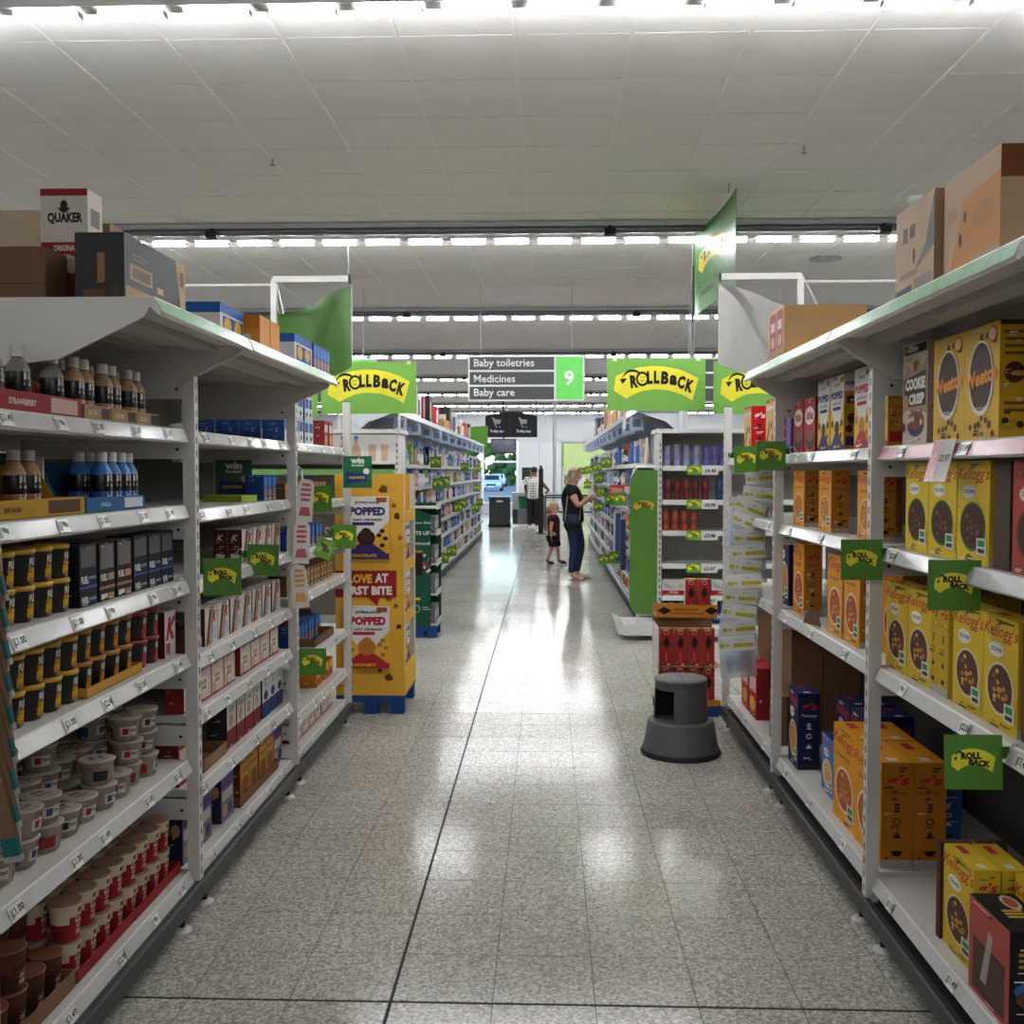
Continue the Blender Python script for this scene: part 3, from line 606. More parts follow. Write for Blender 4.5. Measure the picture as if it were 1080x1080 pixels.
# shelf C
row(K_PY, L, [2.46, 2.56, 2.66, 2.76, 2.86], 1.25, 'black oat pot with yellow lid', 'third shelf', t=.03, layers=2, dz=.097)
row(K_CARD, L, [2.98], 1.25, 'tall black granola carton beside yellow pots', 'third shelf', t=.03)
row(K_CARB, L, [3.115, 3.245], 1.25, 'black and tan granola carton with window', 'third shelf', t=.03)
row(K_CARD, L, [3.38, 3.50, 3.62], 1.25, 'black and blue granola carton with window', 'third shelf', t=.03, deep=1)
# shelf D
row(K_PY, L, [2.50, 2.60, 2.70, 2.80, 2.90], .98, 'black oat pot with yellow lid', 'fourth shelf', t=.03, layers=2, dz=.097)
trO = tray(.42, .24, .03, .03, '#b98a3a', '#8a6226'); row(trO, L, [3.15], .98, 'shallow tan card tray under orange lidded pots', 'left rack', t=.02)
row(K_PO, L, [3.0, 3.1, 3.2, 3.3], .985, 'black oat pot with orange lid', 'fourth shelf', t=.035, layers=2, dz=.097)
row(K_PR, L, [3.42, 3.52], .98, 'black oat pot with red lid', 'fourth shelf', t=.03, layers=2, dz=.097)
row(K_KRED, L, [3.635], .98, 'red and white cereal bar box beside red lidded pots', 'left rack', t=.03)
# shelf E : porridge pots
ys = [2.44 + .118 * i for i in range(10)]
for i, y in enumerate(ys):
    for q in range(3):
        top = [2, 1, 2, 2, 1, 1, 2, 1, 3, 3][i] if q == 0 else [2, 3, 3, 2, 2, 3, 2, 2, 3, 3][i] if q == 1 else 3
        for l in range(top):
            put(random.choice(K_POR), (wx(L, .035 + .056 + q * .116 + random.uniform(-.008, .008)), y + random.uniform(-.006, .006), .5895 + l * .0788), R(90) + random.uniform(-1.0, 1.0),
                f'clear porridge pot with pale lid, {("bottom", "middle", "top")[l]} of {ORD[i]} stack from camera, {("front", "middle", "back")[q]} row', 'clear porridge pots')
# shelf F
row(K_CUPR, L, [2.90 + .1 * i for i in range(8)], .174, 'cream and red oat cup', 'bottom shelf', t=.03, layers=2, dz=.112, deep=2)
trr = tray(.42, .22, .035, .035, '#8e1c22', '#6a1216')
row(trr, L, [3.06, 3.48], .171, 'low red card tray under cream oat cups', 'left rack', t=.022)
row(K_CUPB, L, [2.40, 2.50, 2.60, 2.70, 2.80], .176, 'brown oat cup', 'bottom shelf', t=.04, layers=2, dz=.112, deep=2, skip=((4, 0, 1), (3, 0, 1), (1, 0, 1)))
trk = tray(.48, .25, .05, .06, '#7a5a42', '#6a4c34'); row(trk, L, [2.60], .171, 'brown card tray under brown oat cups', 'left rack bottom shelf', t=.02)
# bay two
W2 = 'second left bay'
row(K_KBAR, L, span(4.52, 5.18, 4), 1.237, 'white and brown bar box', 'third shelf ' + W2, t=.03, deep=2)
row(K_KBAR, L, span(4.0, 5.16, 7), .95, 'white and brown bar box', 'fourth shelf ' + W2, t=.03)
trc = tray(.12, .2, .10, .16, '#5a3a28', '#4a2a1c'); row(trc, L, [3.86], .95, 'small dark brown card tray', 'fourth shelf ' + W2, t=.03)
row(K_KPNK, L, [3.84, 4.0, 4.16, 4.32, 4.55, 4.71, 4.87, 5.03], .737, 'pink and cream cereal bar box', 'fifth shelf ' + W2, t=.03)
row(K_REDB, L, [3.82], .46, 'red snack box beside the open brown tray', W2, t=.05)
tro = tray(.30, .26, .05, .09, '#8a684a', '#7a5a40'); row(tro, L, [4.09], .46, 'open empty brown card tray', 'sixth shelf ' + W2, t=.02)
row(K_WRED, L, [4.34, 4.47, 4.60, 4.73], .46, 'white and dark red oat carton', 'sixth shelf ' + W2, t=.03)
row(K_WBLU, L, [4.88, 5.01, 5.13], .46, 'white and navy oat carton', 'sixth shelf ' + W2, t=.03)
row(K_PURP, L, [3.84, 4.01], .16, 'grey and purple snack box', 'bottom shelf ' + W2, t=.04, deep=2)
row(K_PURP, L, [4.30], .16, 'grey and purple snack box standing alone', 'bottom shelf ' + W2, t=.04)
trg = tray(.62, .27, .045, .07, '#6e4a2c', '#5a3c24'); row(trg, L, [4.74], .16, 'brown card tray under golden snack boxes', 'left rack', t=.02)
row(K_GOLD, L, span(4.46, 5.02, 4), .165, 'golden brown snack box', 'bottom shelf ' + W2, t=.03, deep=4)
row(K_PURP, L, [5.12], .16, 'grey and purple snack box beside golden boxes', 'left rack', t=.04)
c = Carton(.16, .20, .03, '#a3b83a', '#8aa02a', '#b9c83a'); c.rect('T', .1, .2, .9, .8, '#d8d060'); k = ckind('flat_box', 'snack box', c)
put(k, (wx(L, .18), 4.83, 1.506), R(80), 'flat lime green box lying alone on the second shelf, left rack')
row(K_BPK, L, [4.98, 5.06, 5.14], 1.505, 'blue biscuit pack', 'second shelf ' + W2, t=.05)
row(K_BISC, L, [5.16], 1.505, 'brown biscuit pack behind the blue packs', W2, t=.18)
# bay three
W3 = 'third left bay'
row(K_BLUE, L, span(5.28, 5.68, 4) + span(5.72, 5.92, 2), 1.80, 'blue and white biscuit box', 'top full shelf', t=.03, layers=2)
for q in range(1, 4):
    row(K_BLUE, L, [5.31], 1.80, f'blue biscuit box side on, {ORD[q]} deep', 'left rack top full shelf', t=.03 + q * .12, layers=2)
row(K_REDB, L, [6.33, 6.46], 1.80, 'red and cream snack box at the rack end', W3, t=.04)
row(K_BISC, L, span(5.30, 6.3, 11), 1.475, 'brown and blue biscuit pack', 'second shelf ' + W3, t=.04)
row(K_BPK, L, span(5.32, 6.2, 9), 1.215, 'blue biscuit pack', 'third shelf ' + W3, t=.04)
row(K_BISC, L, span(5.32, 6.5, 13), .985, 'brown and blue biscuit pack', 'fourth shelf ' + W3, t=.04)
row(K_BPK, L, span(5.80, 6.5, 8), .62, 'blue biscuit pack', 'fifth shelf ' + W3, t=.12)
trz = tray(.5, .25, .05, .16, '#6a4a34', '#24406a'); row(trz, L, [6.15], .62, 'brown card tray of blue biscuit packs', W3, t=.02)
row(K_ORNG, L, [6.05, 6.17, 6.29, 6.41], .36, 'orange snack box', 'sixth shelf ' + W3, t=.04)
row(K_KPNK, L, span(5.5, 6.5, 6), .155, 'pink and cream cereal bar box', 'bottom shelf ' + W3, t=.05)
# top shelf stock, left
def case(w, d, h, base, paint=None):
    c = Carton(w, d, h, base)
    if paint: paint(c)
    c.rect('T', 0, .48, 1, .52, '#8a7358')
    return Kind('cardboard_case', 'cardboard box', [('cardboard_case', c.mesh('cardboard_case'))], d, w, h)
def pblk(c):
    c.rect('L', .35, .25, .58, .7, '#8a6a4a') if 0 else None
    c.rect('F', .02, .02, .6, .22, '#a08462'); c.rect('F', .08, .34, .42, .58, '#b59a74'); c.rect('F', .11, .37, .39, .55, '#6a5a48'); c.rect('F', .5, .3, .6, .4, '#b59a74'); c.poly('F', [(.82, 1), (1, 1), (1, 0), (.93, 0)], '#ad9068')
    c.rect('F', .1, .66, .3, .68, '#8a8478'); c.rect('F', .1, .72, .36, .74, '#8a8478'); c.ell('F', .87, .35, .012, .05, '#1a1a1a', 8); c.rect('F', .9, .6, .96, .85, '#6a5238')
    c.rect('L', .45, .25, .6, .7, '#8a6a48'); c.rect('L', .15, .03, .6, .15, '#5a4232'); c.rect('L', .68, .05, .9, .22, '#4a3a2c')
k = case(.48, .14, .185, mat('#151413', .6), pblk); put(k, (-1.25, 3.085, 2.1315), R(90), 'long black cardboard case with tan cut-outs on the left top shelf')
def pbr(c): c.t('L', 'CEREAL BARS', .4, .15, .08, '#2a1a10', bold=.03); c.ell('L', .5, .42, .06, .1, '#1a100a', 10); c.rect('L', .0, .28, 1, .3, '#4a3220')
k = case(.13, .34, .145, '#6b4d34', pbr); put(k, (-1.57, 2.90, 2.1315), R(90), 'low brown cardboard case lettered cereal bars beside the black case')
def pqu(c):
    c.rect('L', 0, .94, 1, 1, '#8a1a20'); c.rect('L', 0, 0, 1, .55, '#8a1a20'); c.t('L', 'QUAKER', .52, .75, .10, '#1f1a18', wid=.75, bold=.05); c.ell('L', .5, .86, .08, .045, '#22201e', 10); c.poly('L', [(.36, .84), (.64, .84), (.55, .80), (.45, .80)], '#22201e'); c.t('L', 'ORIGINAL', .52, .5, .05, '#d8c8b8', wid=.5, bold=.03); c.ell('L', .5, .36, .32, .09, '#b5a08a', 14); c.rect('L', .06, .2, .26, .3, '#d0c8c0'); c.ell('L', .14, .4, .1, .05, '#c8c0b8', 10); c.poly('L', [(.3, 0), (1, 0), (1, .25), (.5, .3)], '#4a1a14'); c.poly('L', [(.3, .2), (.5, .05), (.42, .25)], '#c98a2a')
    c.rect('F', .2, .7, .8, .85, '#6a6058'); c.rect('F', .2, .6, .8, .62, '#7a7068')
k = Kind('porridge_box', 'porridge box', [('porridge_box', (lambda c: (pqu(c), c.mesh('porridge_box'))[1])(Carton(.10, .14, .345, '#c4bcae')))], .135, .1, .345)
put(k, (-1.415, 3.035, 2.1315), R(90), 'tall red and white porridge box standing behind the black case, left top shelf')
k = case(.30, .28, .30, '#b8a68c'); put(k, (-1.66, 3.20, 2.1315), R(90), 'plain pale cardboard case left of the porridge box')
k = case(.16, .12, .30, '#8a6a4a', lambda c: c.rect('L', .1, .6, .9, .9, '#3a2a1c')); put(k, (-1.44, 3.30, 2.1315), R(90), 'brown cardboard case half hidden behind the tall porridge box')
b = Carton(.02, .10, .42, '#7a5238'); k = ckind('cardboard_sheet', 'cardboard'  , b); put(k, (-1.73, 2.98, 2.1315), R(90) , 'upright brown cardboard sheet at the left edge of the top shelf')
def pbl(c): c.rect('L', 0, .7, 1, 1, '#1f56a0'); c.rect('F', 0, .72, 1, 1, '#1f56a0'); c.rect('F', .1, .1, .9, .65, '#24508f'); c.ell('F', .3, .4, .15, .25, '#c8a03a', 10); c.ell('F', .7, .4, .15, .25, '#c8a03a', 10); c.rect('L', .3, .25, .75, .55, '#a8a6a0')
k = case(.30, .26, .125, '#c9c5be', pbl)
put(k, (-1.30, 3.80, 2.1315), R(90), 'blue and white biscuit case, nearest of the blue cases on top shelf')
k2 = case(.34, .30, .125, '#c9c5be', pbl); put(k2, (-1.26, 4.66, 2.1315), R(90), 'blue and white biscuit case beside the green sheet, left top shelf')
for i, (y, w_) in enumerate(((4.0, 'nearest'), (4.085, 'middle'), (4.17, 'farthest'))): put(K_BPK, (-1.30, y, 2.1315), R(90), f'blue biscuit pack on left top shelf behind blue case, {w_} of three', 'blue packs on the left top shelf')
c = case(.14, .17, .12, '#d18a34', lambda c: (c.rect('L', .2, .1, .8, .4, '#c9c4ba'), c.rect('F', .48, 0, .52, 1, '#a86a20'), c.rect('L', 0, .55, 1, 1, '#c57420'))); put(c, (-1.19, 4.00, 2.1315), R(90), 'orange carton at the front of the left top shelf')
put(c, (-1.19, 4.15, 2.1315), R(90), 'second orange carton on the left top shelf, farther from camera')
for i in range(5): put(K_BPK, (-1.15, 4.87 + i * .073, 2.1315), R(90), f'blue biscuit pack at far end of left top shelf, {ORD[i]} from camera', 'blue packs at the left top shelf end')
k3 = case(.10, .20, .17, '#1f56a0', lambda c: c.rect('F', .1, .2, .9, .8, '#7aa8d8')); put(k3, (-1.32, 4.36, 2.1315), R(90), 'upright blue case standing between biscuit cases on left top shelf')

# ------------------------------------------------------------ right rack stock
RN = 'nearest right bay'
row(K_WEET, Rr, [2.885, 3.12], 1.735, 'yellow chocolate hoop cereal box', 'top full shelf', t=.02)
row(K_COOK, Rr, [3.43], 1.735, 'beige cookie cereal box beside yellow hoop boxes', 'right rack', t=.03)
row(K_COOK, Rr, [3.585 - .0], 1.735, 'beige cookie cereal box beside the first post', 'right rack', t=.06) if 0 else None
row(K_POPR, Rr, [3.79, 3.99], 1.735, 'white and red oat cereal box', 'second right bay', t=.03)
row(K_POPP, Rr, [4.34, 4.54], 1.735, 'white and purple oat cereal box', 'second right bay', t=.03)
row(K_KITK, Rr, [4.78, 5.0], 1.735, 'red chocolate wafer cereal box', 'second right bay', t=.03)
c = Carton(.12, .1, .26, PUR, '#33255a'); c.rect('F', .2, .2, .8, .8, '#5a488a'); k = ckind('cereal_box', 'cereal box', c); put(k, (wx(1, .10), 5.28, 1.7365), -R(90), 'dark purple cereal box behind the second right post')
row(K_REDK, Rr, [5.62, 6.24], 1.735, 'bright red nut cereal box', 'third right bay', t=.03)
row(K_REDK, Rr, [5.93], 1.735, 'bright red nut cereal box set back between two others', 'third right bay', t=.16)
row(K_CNUT, Rr, [3.93, 4.51, 4.96], 1.386, 'orange nut cereal box', 'second shelf second right bay', t=.03)
row(K_CNUT, Rr, [4.18], 1.386, 'orange nut cereal box pushed back in shadow', 'second shelf right', t=.14)
trm = tray(.62, .24, .045, .055, '#5a2028', '#3a1218'); row(trm, Rr, [4.24], 1.386, 'low maroon card tray under orange cereal boxes', 'right rack', t=.02) if 0 else None
row(K_COCO, Rr, [2.945, 3.165, 3.385], 1.386, 'yellow chocolate rice cereal box', 'second shelf ' + RN, t=.025)
cs = case(.10, .34, .29, '#4a3426', lambda c: (c.poly('R', [(.2, .45), (.5, .7), (.75, .75), (.5, .55), (.8, .5)], '#1a120c'),)); row(cs, Rr, [2.765], 1.386, 'dark brown case panel between yellow and red cereal boxes', 'right rack', t=.03)
row(K_COCOR, Rr, [2.575], 1.386, 'dull red chocolate cereal box at the right edge', 'second shelf', t=.02)
row(K_CNUTL, Rr, [4.99], .96, 'tall orange nut cereal box at the far end', 'third shelf second right bay', t=.04)
row(K_CNUTL, Rr, [4.10, 4.33], .96, 'tall orange nut cereal box', 'third shelf second right bay', t=.03)
row(K_CNUTL, Rr, [3.83], .96, 'tall orange nut cereal box behind the first post', 'third shelf', t=.10)
row(K_FROS, Rr, [5.35], .96, 'navy cereal box behind the second right post', 'third shelf', t=.05)
row(K_COCO2, Rr, [3.36, 3.57], .96, 'yellow chocolate cereal box left of the spines', 'third shelf right', t=.03)
for i, t_ in enumerate((.05, .15)):
    put(K_COCO2, (wx(1, .14), 3.235 - i * .078, .9615), R(180), f'yellow cereal box turned spine out, {("farther", "nearer")[i]} of two, third shelf right', 'cereal boxes turned spine out')
row(K_COCO2, Rr, [2.755, 2.975], .96, 'yellow chocolate cereal box right of the spines', 'third shelf right', t=.03)
cs2 = case(.07, .3, .30, '#5a4232'); row(cs2, Rr, [2.60], .96, 'brown case wall beside yellow cereal boxes', 'third shelf right', t=.03)
row(K_COCO2, Rr, [2.44], .96, 'yellow chocolate cereal box at the right photo edge', 'third shelf', t=.03)
def flap(x, y, z, lab, w_=.09, col='#6a4c34'):
    b = MB(); b.prism([(-.06, 0), (.07, 0), (.05, w_ * .5), (-.02, w_), (-.05, w_ * .4)], lambda u, v, q: (q, u, v), -.002, .002, col); k = Kind('card_flap', 'cardboard', [('card_flap', b.mesh('card_flap'))], .01); put(k, (x, y, z + .001), R(20), lab)
flap(wx(1, .012), 4.62, .96, 'torn brown card flap on the third shelf, second right bay'); flap(wx(1, .008), 4.15, .21, 'brown card flap at the foot of the big orange boxes') if 0 else None
# bottom right
row(K_FROS, Rr, [5.03], .21, 'navy cereal box standing at the shelf front', 'bottom shelf right', t=.03)
row(K_FROS, Rr, [4.56, 4.79], .21, 'navy cereal box with yellow corner, back row', 'bottom shelf right', t=.20, deep=2)
row(K_RICE, Rr, [4.56], .21, 'light blue cereal box', 'bottom shelf right', t=.07)
row(K_RICE, Rr, [4.34, 4.05], .21, 'light blue cereal box behind big orange boxes', 'bottom shelf right', t=.32)
row(K_CNUTB, Rr, [3.86, 4.17], .21, 'big orange nut cereal box', 'bottom shelf right', t=.03, deep=2)
c = Carton(.15, .24, .13, '#c98a2a', '#a86a1c', '#8a3a1c'); c.rect('T', .7, .1, .95, .25, '#d0ccc4'); c.rect('T', .7, .6, .95, .75, '#d0ccc4'); c.rect('F', 0, 0, 1, .2, '#b0a8a0'); K_LOW = ckind('cereal_carton', 'cereal box', c)
row(K_LOW, Rr, [3.02, 3.18, 3.34], .21, 'low orange carton with white tabs', 'bottom shelf right', t=.30)
row(K_LOW, Rr, [3.02, 3.18, 3.34], .341, 'low orange carton with white tabs stacked on top', 'bottom shelf right', t=.30) if 0 else None
row(K_COCO2, Rr, [3.03], .21, 'yellow chocolate cereal box', 'bottom shelf right', t=.04, deep=2)
row(K_COCO2, Rr, [2.80], .21, 'yellow chocolate cereal box behind the black box', 'bottom shelf right', t=.15, deep=2)
cs3 = case(.03, .20, .30, '#4a3020'); row(cs3, Rr, [3.158], .21, 'dark brown card divider beside yellow cereal boxes', 'bottom shelf right', t=.03)
c = Carton(.24, .12, .26, '#b05048', '#120f0e', '#171312'); c.rect('F', .1, .05, .9, .6, '#5a4238'); c.poly('F', [(.3, .2), (.5, .8), (.6, .75), (.45, .2)], '#a8a098'); c.ell('T', .25, .7, .2, .2, '#c8bca8', 10); c.ell('T', .25, .7, .15, .14, '#b5482a', 10)
for i in range(3): c.rect('T', .45 + .08 * i, .3, .5 + .08 * i, .75, '#c9a83a'); c.rect('R', .2, .75 - .06 * i, .8, .78 - .06 * i, '#a8863a')
c.ell('R', .5, .4, .4, .09, '#2a5a9a', 12); c.ell('R', .5, .32, .36, .1, '#5a3a2a', 12); k = ckind('cereal_box', 'cereal box', c)
row(k, Rr, [2.74], .21, 'black and red chocolate cereal box in the bottom right corner', 'right rack', t=.005)
# third right bay cartons
k = case(.46, .36, .30, '#7d5b3f', lambda c: c.rect('R', .45, 0, .47, 1, '#5a3f2a')); row(k, Rr, [5.62], .21, 'plain brown carton, lower of two stacked', 'bottom shelf by step stool', t=.10)
k = case(.46, .36, .30, '#7a593e', lambda c: c.rect('R', .45, 0, .47, 1, '#5a3f2a')); row(k, Rr, [5.62], .512, 'plain brown carton, upper of two stacked', 'bottom shelf by step stool', t=.10)
k = case(.20, .05, .26, '#8a6446'); row(k, Rr, [5.46], .21, 'torn brown card panel leaning before brown cartons', 'right rack', t=.03)
c = Carton(.22, .1, .30, '#a8242a', '#8a1c22'); c.rect('F', .1, .5, .9, .8, '#d8b0a8'); c.ell('F', .5, .25, .35, .15, '#c9a04a', 12); k = ckind('cereal_box', 'cereal box', c)
row(k, Rr, [6.02, 6.26], .21, 'red cereal box beside brown cartons', 'bottom shelf', t=.03)
k = case(.40, .34, .30, '#80603f', lambda c: c.rect('R', .45, 0, .47, 1, '#5a3f2a')); row(k, Rr, [6.33], .21, 'plain brown carton behind red cereal boxes, lower', 'right rack end', t=.16)
k = case(.40, .34, .28, '#775638', lambda c: c.rect('R', .45, 0, .47, 1, '#5a3f2a')); row(k, Rr, [6.33], .512, 'plain brown carton behind red cereal boxes, upper', 'right rack end', t=.16)
# top shelf stock, right
def pkb(c):
    c.poly('F', [(.52, .28), (1, .45), (1, 1), (.92, .8), (.8, .52)], mat('#1c1c1e', .6)); c.poly('F', [(0, 0), (.45, 0), (.45, .16), (0, .14)], '#26221e'); c.rect('F', .5, .03, .95, .2, '#7a6a58'); c.rect('F', .2, .62, .32, .78, '#5a4a3a'); c.rect('F', .38, .64, .52, .78, '#5a4a3a'); c.rect('F', .12, .24, .6, .3, '#7a644a'); c.ell('F', .5, .44, .03, .09, '#141210', 10)
k = case(.30, .26, .27, '#a88c6c', pkb); put(k, (1.17, 2.97, 2.1415), -R(90), 'tan and black cardboard case on the right top shelf')
def por(c):
    c.poly('F', [(.1, 0), (1, 0), (1, .8), (.35, .72)], '#b8782a'); c.rect('F', .5, .02, .98, .16, '#a08a70'); c.ell('F', .32, .36, .03, .07, '#241408', 10); c.ell('F', .4, .56, .025, .06, '#241408', 10); c.ell('F', .72, .5, .18, .12, '#a8702c', 14); c.ell('F', .16, .64, .1, .08, '#a8825a', 12)
    c.rect('R', 0, .72, 1, 1, '#6a3a18'); c.t('R', 'FRAGILE', .45, .45, .12, '#241408', rot=math.pi / 2, bold=.02) if 0 else c.rect('R', .4, .3, .55, .7, '#3a2010')
k = case(.34, .17, .27, '#b09270', por); put(k, (1.14, 2.62, 2.1415), -R(90), 'orange and tan cardboard case on the right top shelf')
k = case(.30, .12, .23, '#7a4a2a'); put(k, (1.32, 2.62, 2.1415), -R(90), 'brown cardboard case behind the orange case, right top shelf')
def ptn(c):
    c.rect('F', .05, .25, .48, .95, '#8a3040'); c.rect('F', .52, .25, .95, .95, '#8a3040'); c.rect('F', 0, 0, 1, .25, '#8f6a48')
    for u in (.27, .73): c.rect('F', u - .13, .6, u + .13, .78, '#c8a8a0'); c.ell('F', u, .4, .14, .12, '#b58a5a', 10)
k = case(.30, .36, .24, '#c9a06c', ptn); put(k, (1.22, 4.72, 2.1415), -R(90), 'pale tan case of red packs at far end of right top shelf')
k = case(.2, .2, .15, '#24407a'); put(k, (1.40, 4.20, 2.1415), -R(90), 'small blue case on the right top shelf behind the tan case')
# ------------------------------------------------------------ rollback signs and tags
GRN, GRN2, SYEL = mat('#6fa83f', .35), mat('#4c8222', .45), mat('#e6dc2e', .4)
def rollback_art(b, fn, w, h, board, yel, black='#1d1d1b', two=False):
    def P(u, v): return (u * w, v * h)
    top = [(.09, .66), (.2, .76), (.32, .83), (.45, .86), (.58, .85), (.72, .80), (.83, .72), (.93, .62)]
    bot = [(.87, .20), (.76, .31), (.62, .39), (.48, .41), (.36, .38), (.26, .30), (.20, .23), (.07, .38)]
    b.shape([P(*p) for p in bot[::-1][0:1]] + [P(*p) for p in bot[6::-1]] + [P(*p) for p in top[::-1]], [tuple(range(16))], fn, yel)
    f2 = lambda u, v: tuple(Vector(fn(u, v)) + Vector(fn.n) * .0008)
    if two:
        b.text('ROLL', f2, .46 * w, .66 * h, .2 * h, black, wid=.4 * w, bold=.06, rot=.03); b.text('BACK', f2, .62 * w, .46 * h, .18 * h, black, wid=.42 * w, bold=.06, rot=-.14)
        arc = [(.24 + .09 * math.cos(a), .60 + .17 * math.sin(a)) for a in [math.pi * (1 - i / 6 * .8) for i in range(7)]]
    else:
        for ch, u, v, r in (('R', .275, .56, .12), ('O', .36, .61, .1), ('L', .435, .635, .04), ('L', .505, .64, 0), ('B', .59, .63, -.05), ('a', .675, .585, -.12), ('C', .755, .545, -.18), ('K', .84, .475, -.26)):
            if ch == 'O':
                N = 20
                for i in range(N):
                    a0, a1 = 2 * math.pi * i / N, 2 * math.pi * (i + 1) / N
                    q = [(u * w + rr * h * math.cos(a), v * h + rr * 1.15 * h * math.sin(a)) for a in (a0, a1) for rr in (.085, .125)]
                    b.shape([q[0], q[1], q[3], q[2]], [(0, 1, 2, 3)], f2, black)
                for du in (-.025, .025): b.shape([(u * w + du * h + .011 * h * math.cos(i), v * h + .03 * h + .014 * h * math.sin(i)) for i in range(6)], [tuple(range(6))], f2, black)
                for i in range(5):
                    q = [(u * w + rr * h * math.cos(a), v * h + rr * h * math.sin(a)) for a in (math.pi * (1.2 + i * .12), math.pi * (1.32 + i * .12)) for rr in (.04, .05)]
                    b.shape([q[0], q[1], q[3], q[2]], [(0, 1, 2, 3)], f2, black)
            else: b.text(ch, f2, u * w, v * h, (.25 if ch != 'a' else .2) * h, black, wid=(.078 if ch != 'L' else .058) * w, bold=.06, rot=r)
        arc = [(.26 + .10 * math.cos(a), .60 + .17 * math.sin(a)) for a in [math.pi * (1 - i / 7 * .78) for i in range(8)]]
    for i in range(len(arc) - 1):
        (a, c), (d, e) = arc[i], arc[i + 1]; k = .012
        b.shape([P(a, c - k * 2), P(d, e - k * 2), P(d, e + k * 2), P(a, c + k * 2)], [(0, 1, 2, 3)], f2, black)
    a, c = arc[0]; b.shape([P(a - .03, c + .01), P(a + .0, c - .09), P(a + .045, c + .02)], [(0, 1, 2)], f2, black)
def planefn(o, u, v):
    o, u, v = Vector(o), Vector(u), Vector(v); n = u.cross(v)
    f = lambda a, c: tuple(o + u * a + v * c)
    f.n = n; return f
def board_mesh(w, h, board, yel, two=False, thick=.006, text=True):
    b = MB(); b.box(-w / 2, w / 2, 0, thick, 0, h, board); f = planefn((-w / 2, -.0008, 0), (1, 0, 0), (0, 0, 1))
    if text: rollback_art(b, f, w, h, board, yel, two=two)
    return b
bm = board_mesh(.95, .50, GRN, SYEL).mesh('sign_board')
def rollsign(x, y, z, rz, label, ry=0):
    t = thing('promotion_sign', (x, y, z), label, 'sign', 'large promotion signs', R(rz)); t.rotation_euler.y = R(ry)
    link('sign_board', bm, t)
    for dx in (-.3, .3):
        b = MB(); b.box(dx - .012, dx + .012, .008, .02, 2.061 - z, .4, WHITE); o = link('sign_support', b.mesh('sign_support'), t)
    for dx in (-.4, .4):
        b = MB(); b.box(dx - .02, dx + .02, -.003, .012, .475, .51, mat('#cfd6c8', .3)); link('clip', b.mesh('clip'), t)
rollsign(1.05, 9.96, 2.235, 2, 'green promotion sign with yellow rollback banner above the right end display', 0)
rollsign(2.05, 10.0, 2.20, 14, 'green promotion sign partly hidden behind the right rack top shelf')
rollsign(-1.74, 9.96, 2.21, -4, 'green promotion sign with yellow rollback banner above the left end display')
rollsign(-2.72, 10.0, 2.18, -2, 'green promotion sign glimpsed under the left rack top shelf')
tb = MB(); w = .14
tb.prism([(-.07, 0), (.07, 0), (.07, .14), (-.07, .14)], lambda u, v, q: (u, q, v), 0, .0015, GRN2); f = planefn((-.062, -.0006, .026), (1, 0, 0), (0, 0, 1)); rollback_art(tb, f, .124, .092, GRN2, SYEL, two=True); tagm = tb.mesh('tag_card')
def hang(side, hook):
    b = MB(); b.box(.065 * side, (.07 + hook) * side, 0, .0015, .08, .11, mat('#2f5a14', .5)); x = (.07 + hook) * side
    b.tube([(x + .012 * math.cos(a), 0, .1 + .018 * math.sin(a)) for a in [i * .7 for i in range(9)]], .003, mat('#c8ccc8', .2), 5); return b.mesh('hook')
hk = {1: hang(1, .03), -1: hang(-1, .03)}
def rtag(x, y, z, rz, label, side, sc=1):
    t = thing('promotion_tag', (x, y, z), label, 'tag', 'near green promotion tags', R(rz)); t.scale = (sc, sc, sc); t.rotation_euler.y = R(random.uniform(-4, 4))
    link('tag_card', tagm, t); link('hook', hk[side], t)
for x, y, z, rz, lb, sd in ((-1.215, 3.78, 1.185, 8, 'green rollback tag beside the first left post', -1), (-1.265, 4.5, 1.185, 6, 'green rollback tag below the brown and white boxes, left rack', -1), (-1.20, 6.0, 1.195, 4, 'green rollback tag in front of the yellow display', -1),
        (-1.225, 5.28, .585, 6, 'green rollback tag lowest on the left rack', -1), (-1.235, 5.55, 1.43, -18, 'green rollback tag behind the pink hanging strip', -1),
        (1.085, 3.56, 1.275, -4, 'green rollback tag on second shelf beside the first right post', 1), (1.125, 2.86, 1.265, -6, 'green rollback tag largest on the second right shelf', 1), (1.08, 2.6, .845, -6, 'green rollback tag low on the right near orange cartons', 1),
        (1.08, 5.0, 1.655, -4, 'green rollback tag above the hanging bag strip, front one', 1), (1.075, 5.55, 1.645, 10, 'green rollback tag behind another above the hanging bags', -1)):
    rtag(x, y, z, rz, lb, sd)
b = MB(); b.box(-.05, .05, 0, .0015, 0, .11, mat('#7fb04a', .2)); f = planefn((-.05, -.0006, 0), (1, 0, 0), (0, 0, 1)); rollback_art(b, f, .1, .11, GRN, mat('#9cc060', .4), two=True); o = b.build('promotion_tag', label='pale lime tag lying crooked beside blue packs, third left bay', cat='tag'); o.location = (-1.25, 5.62, 1.17); o.rotation_euler = (0, R(20), 0)
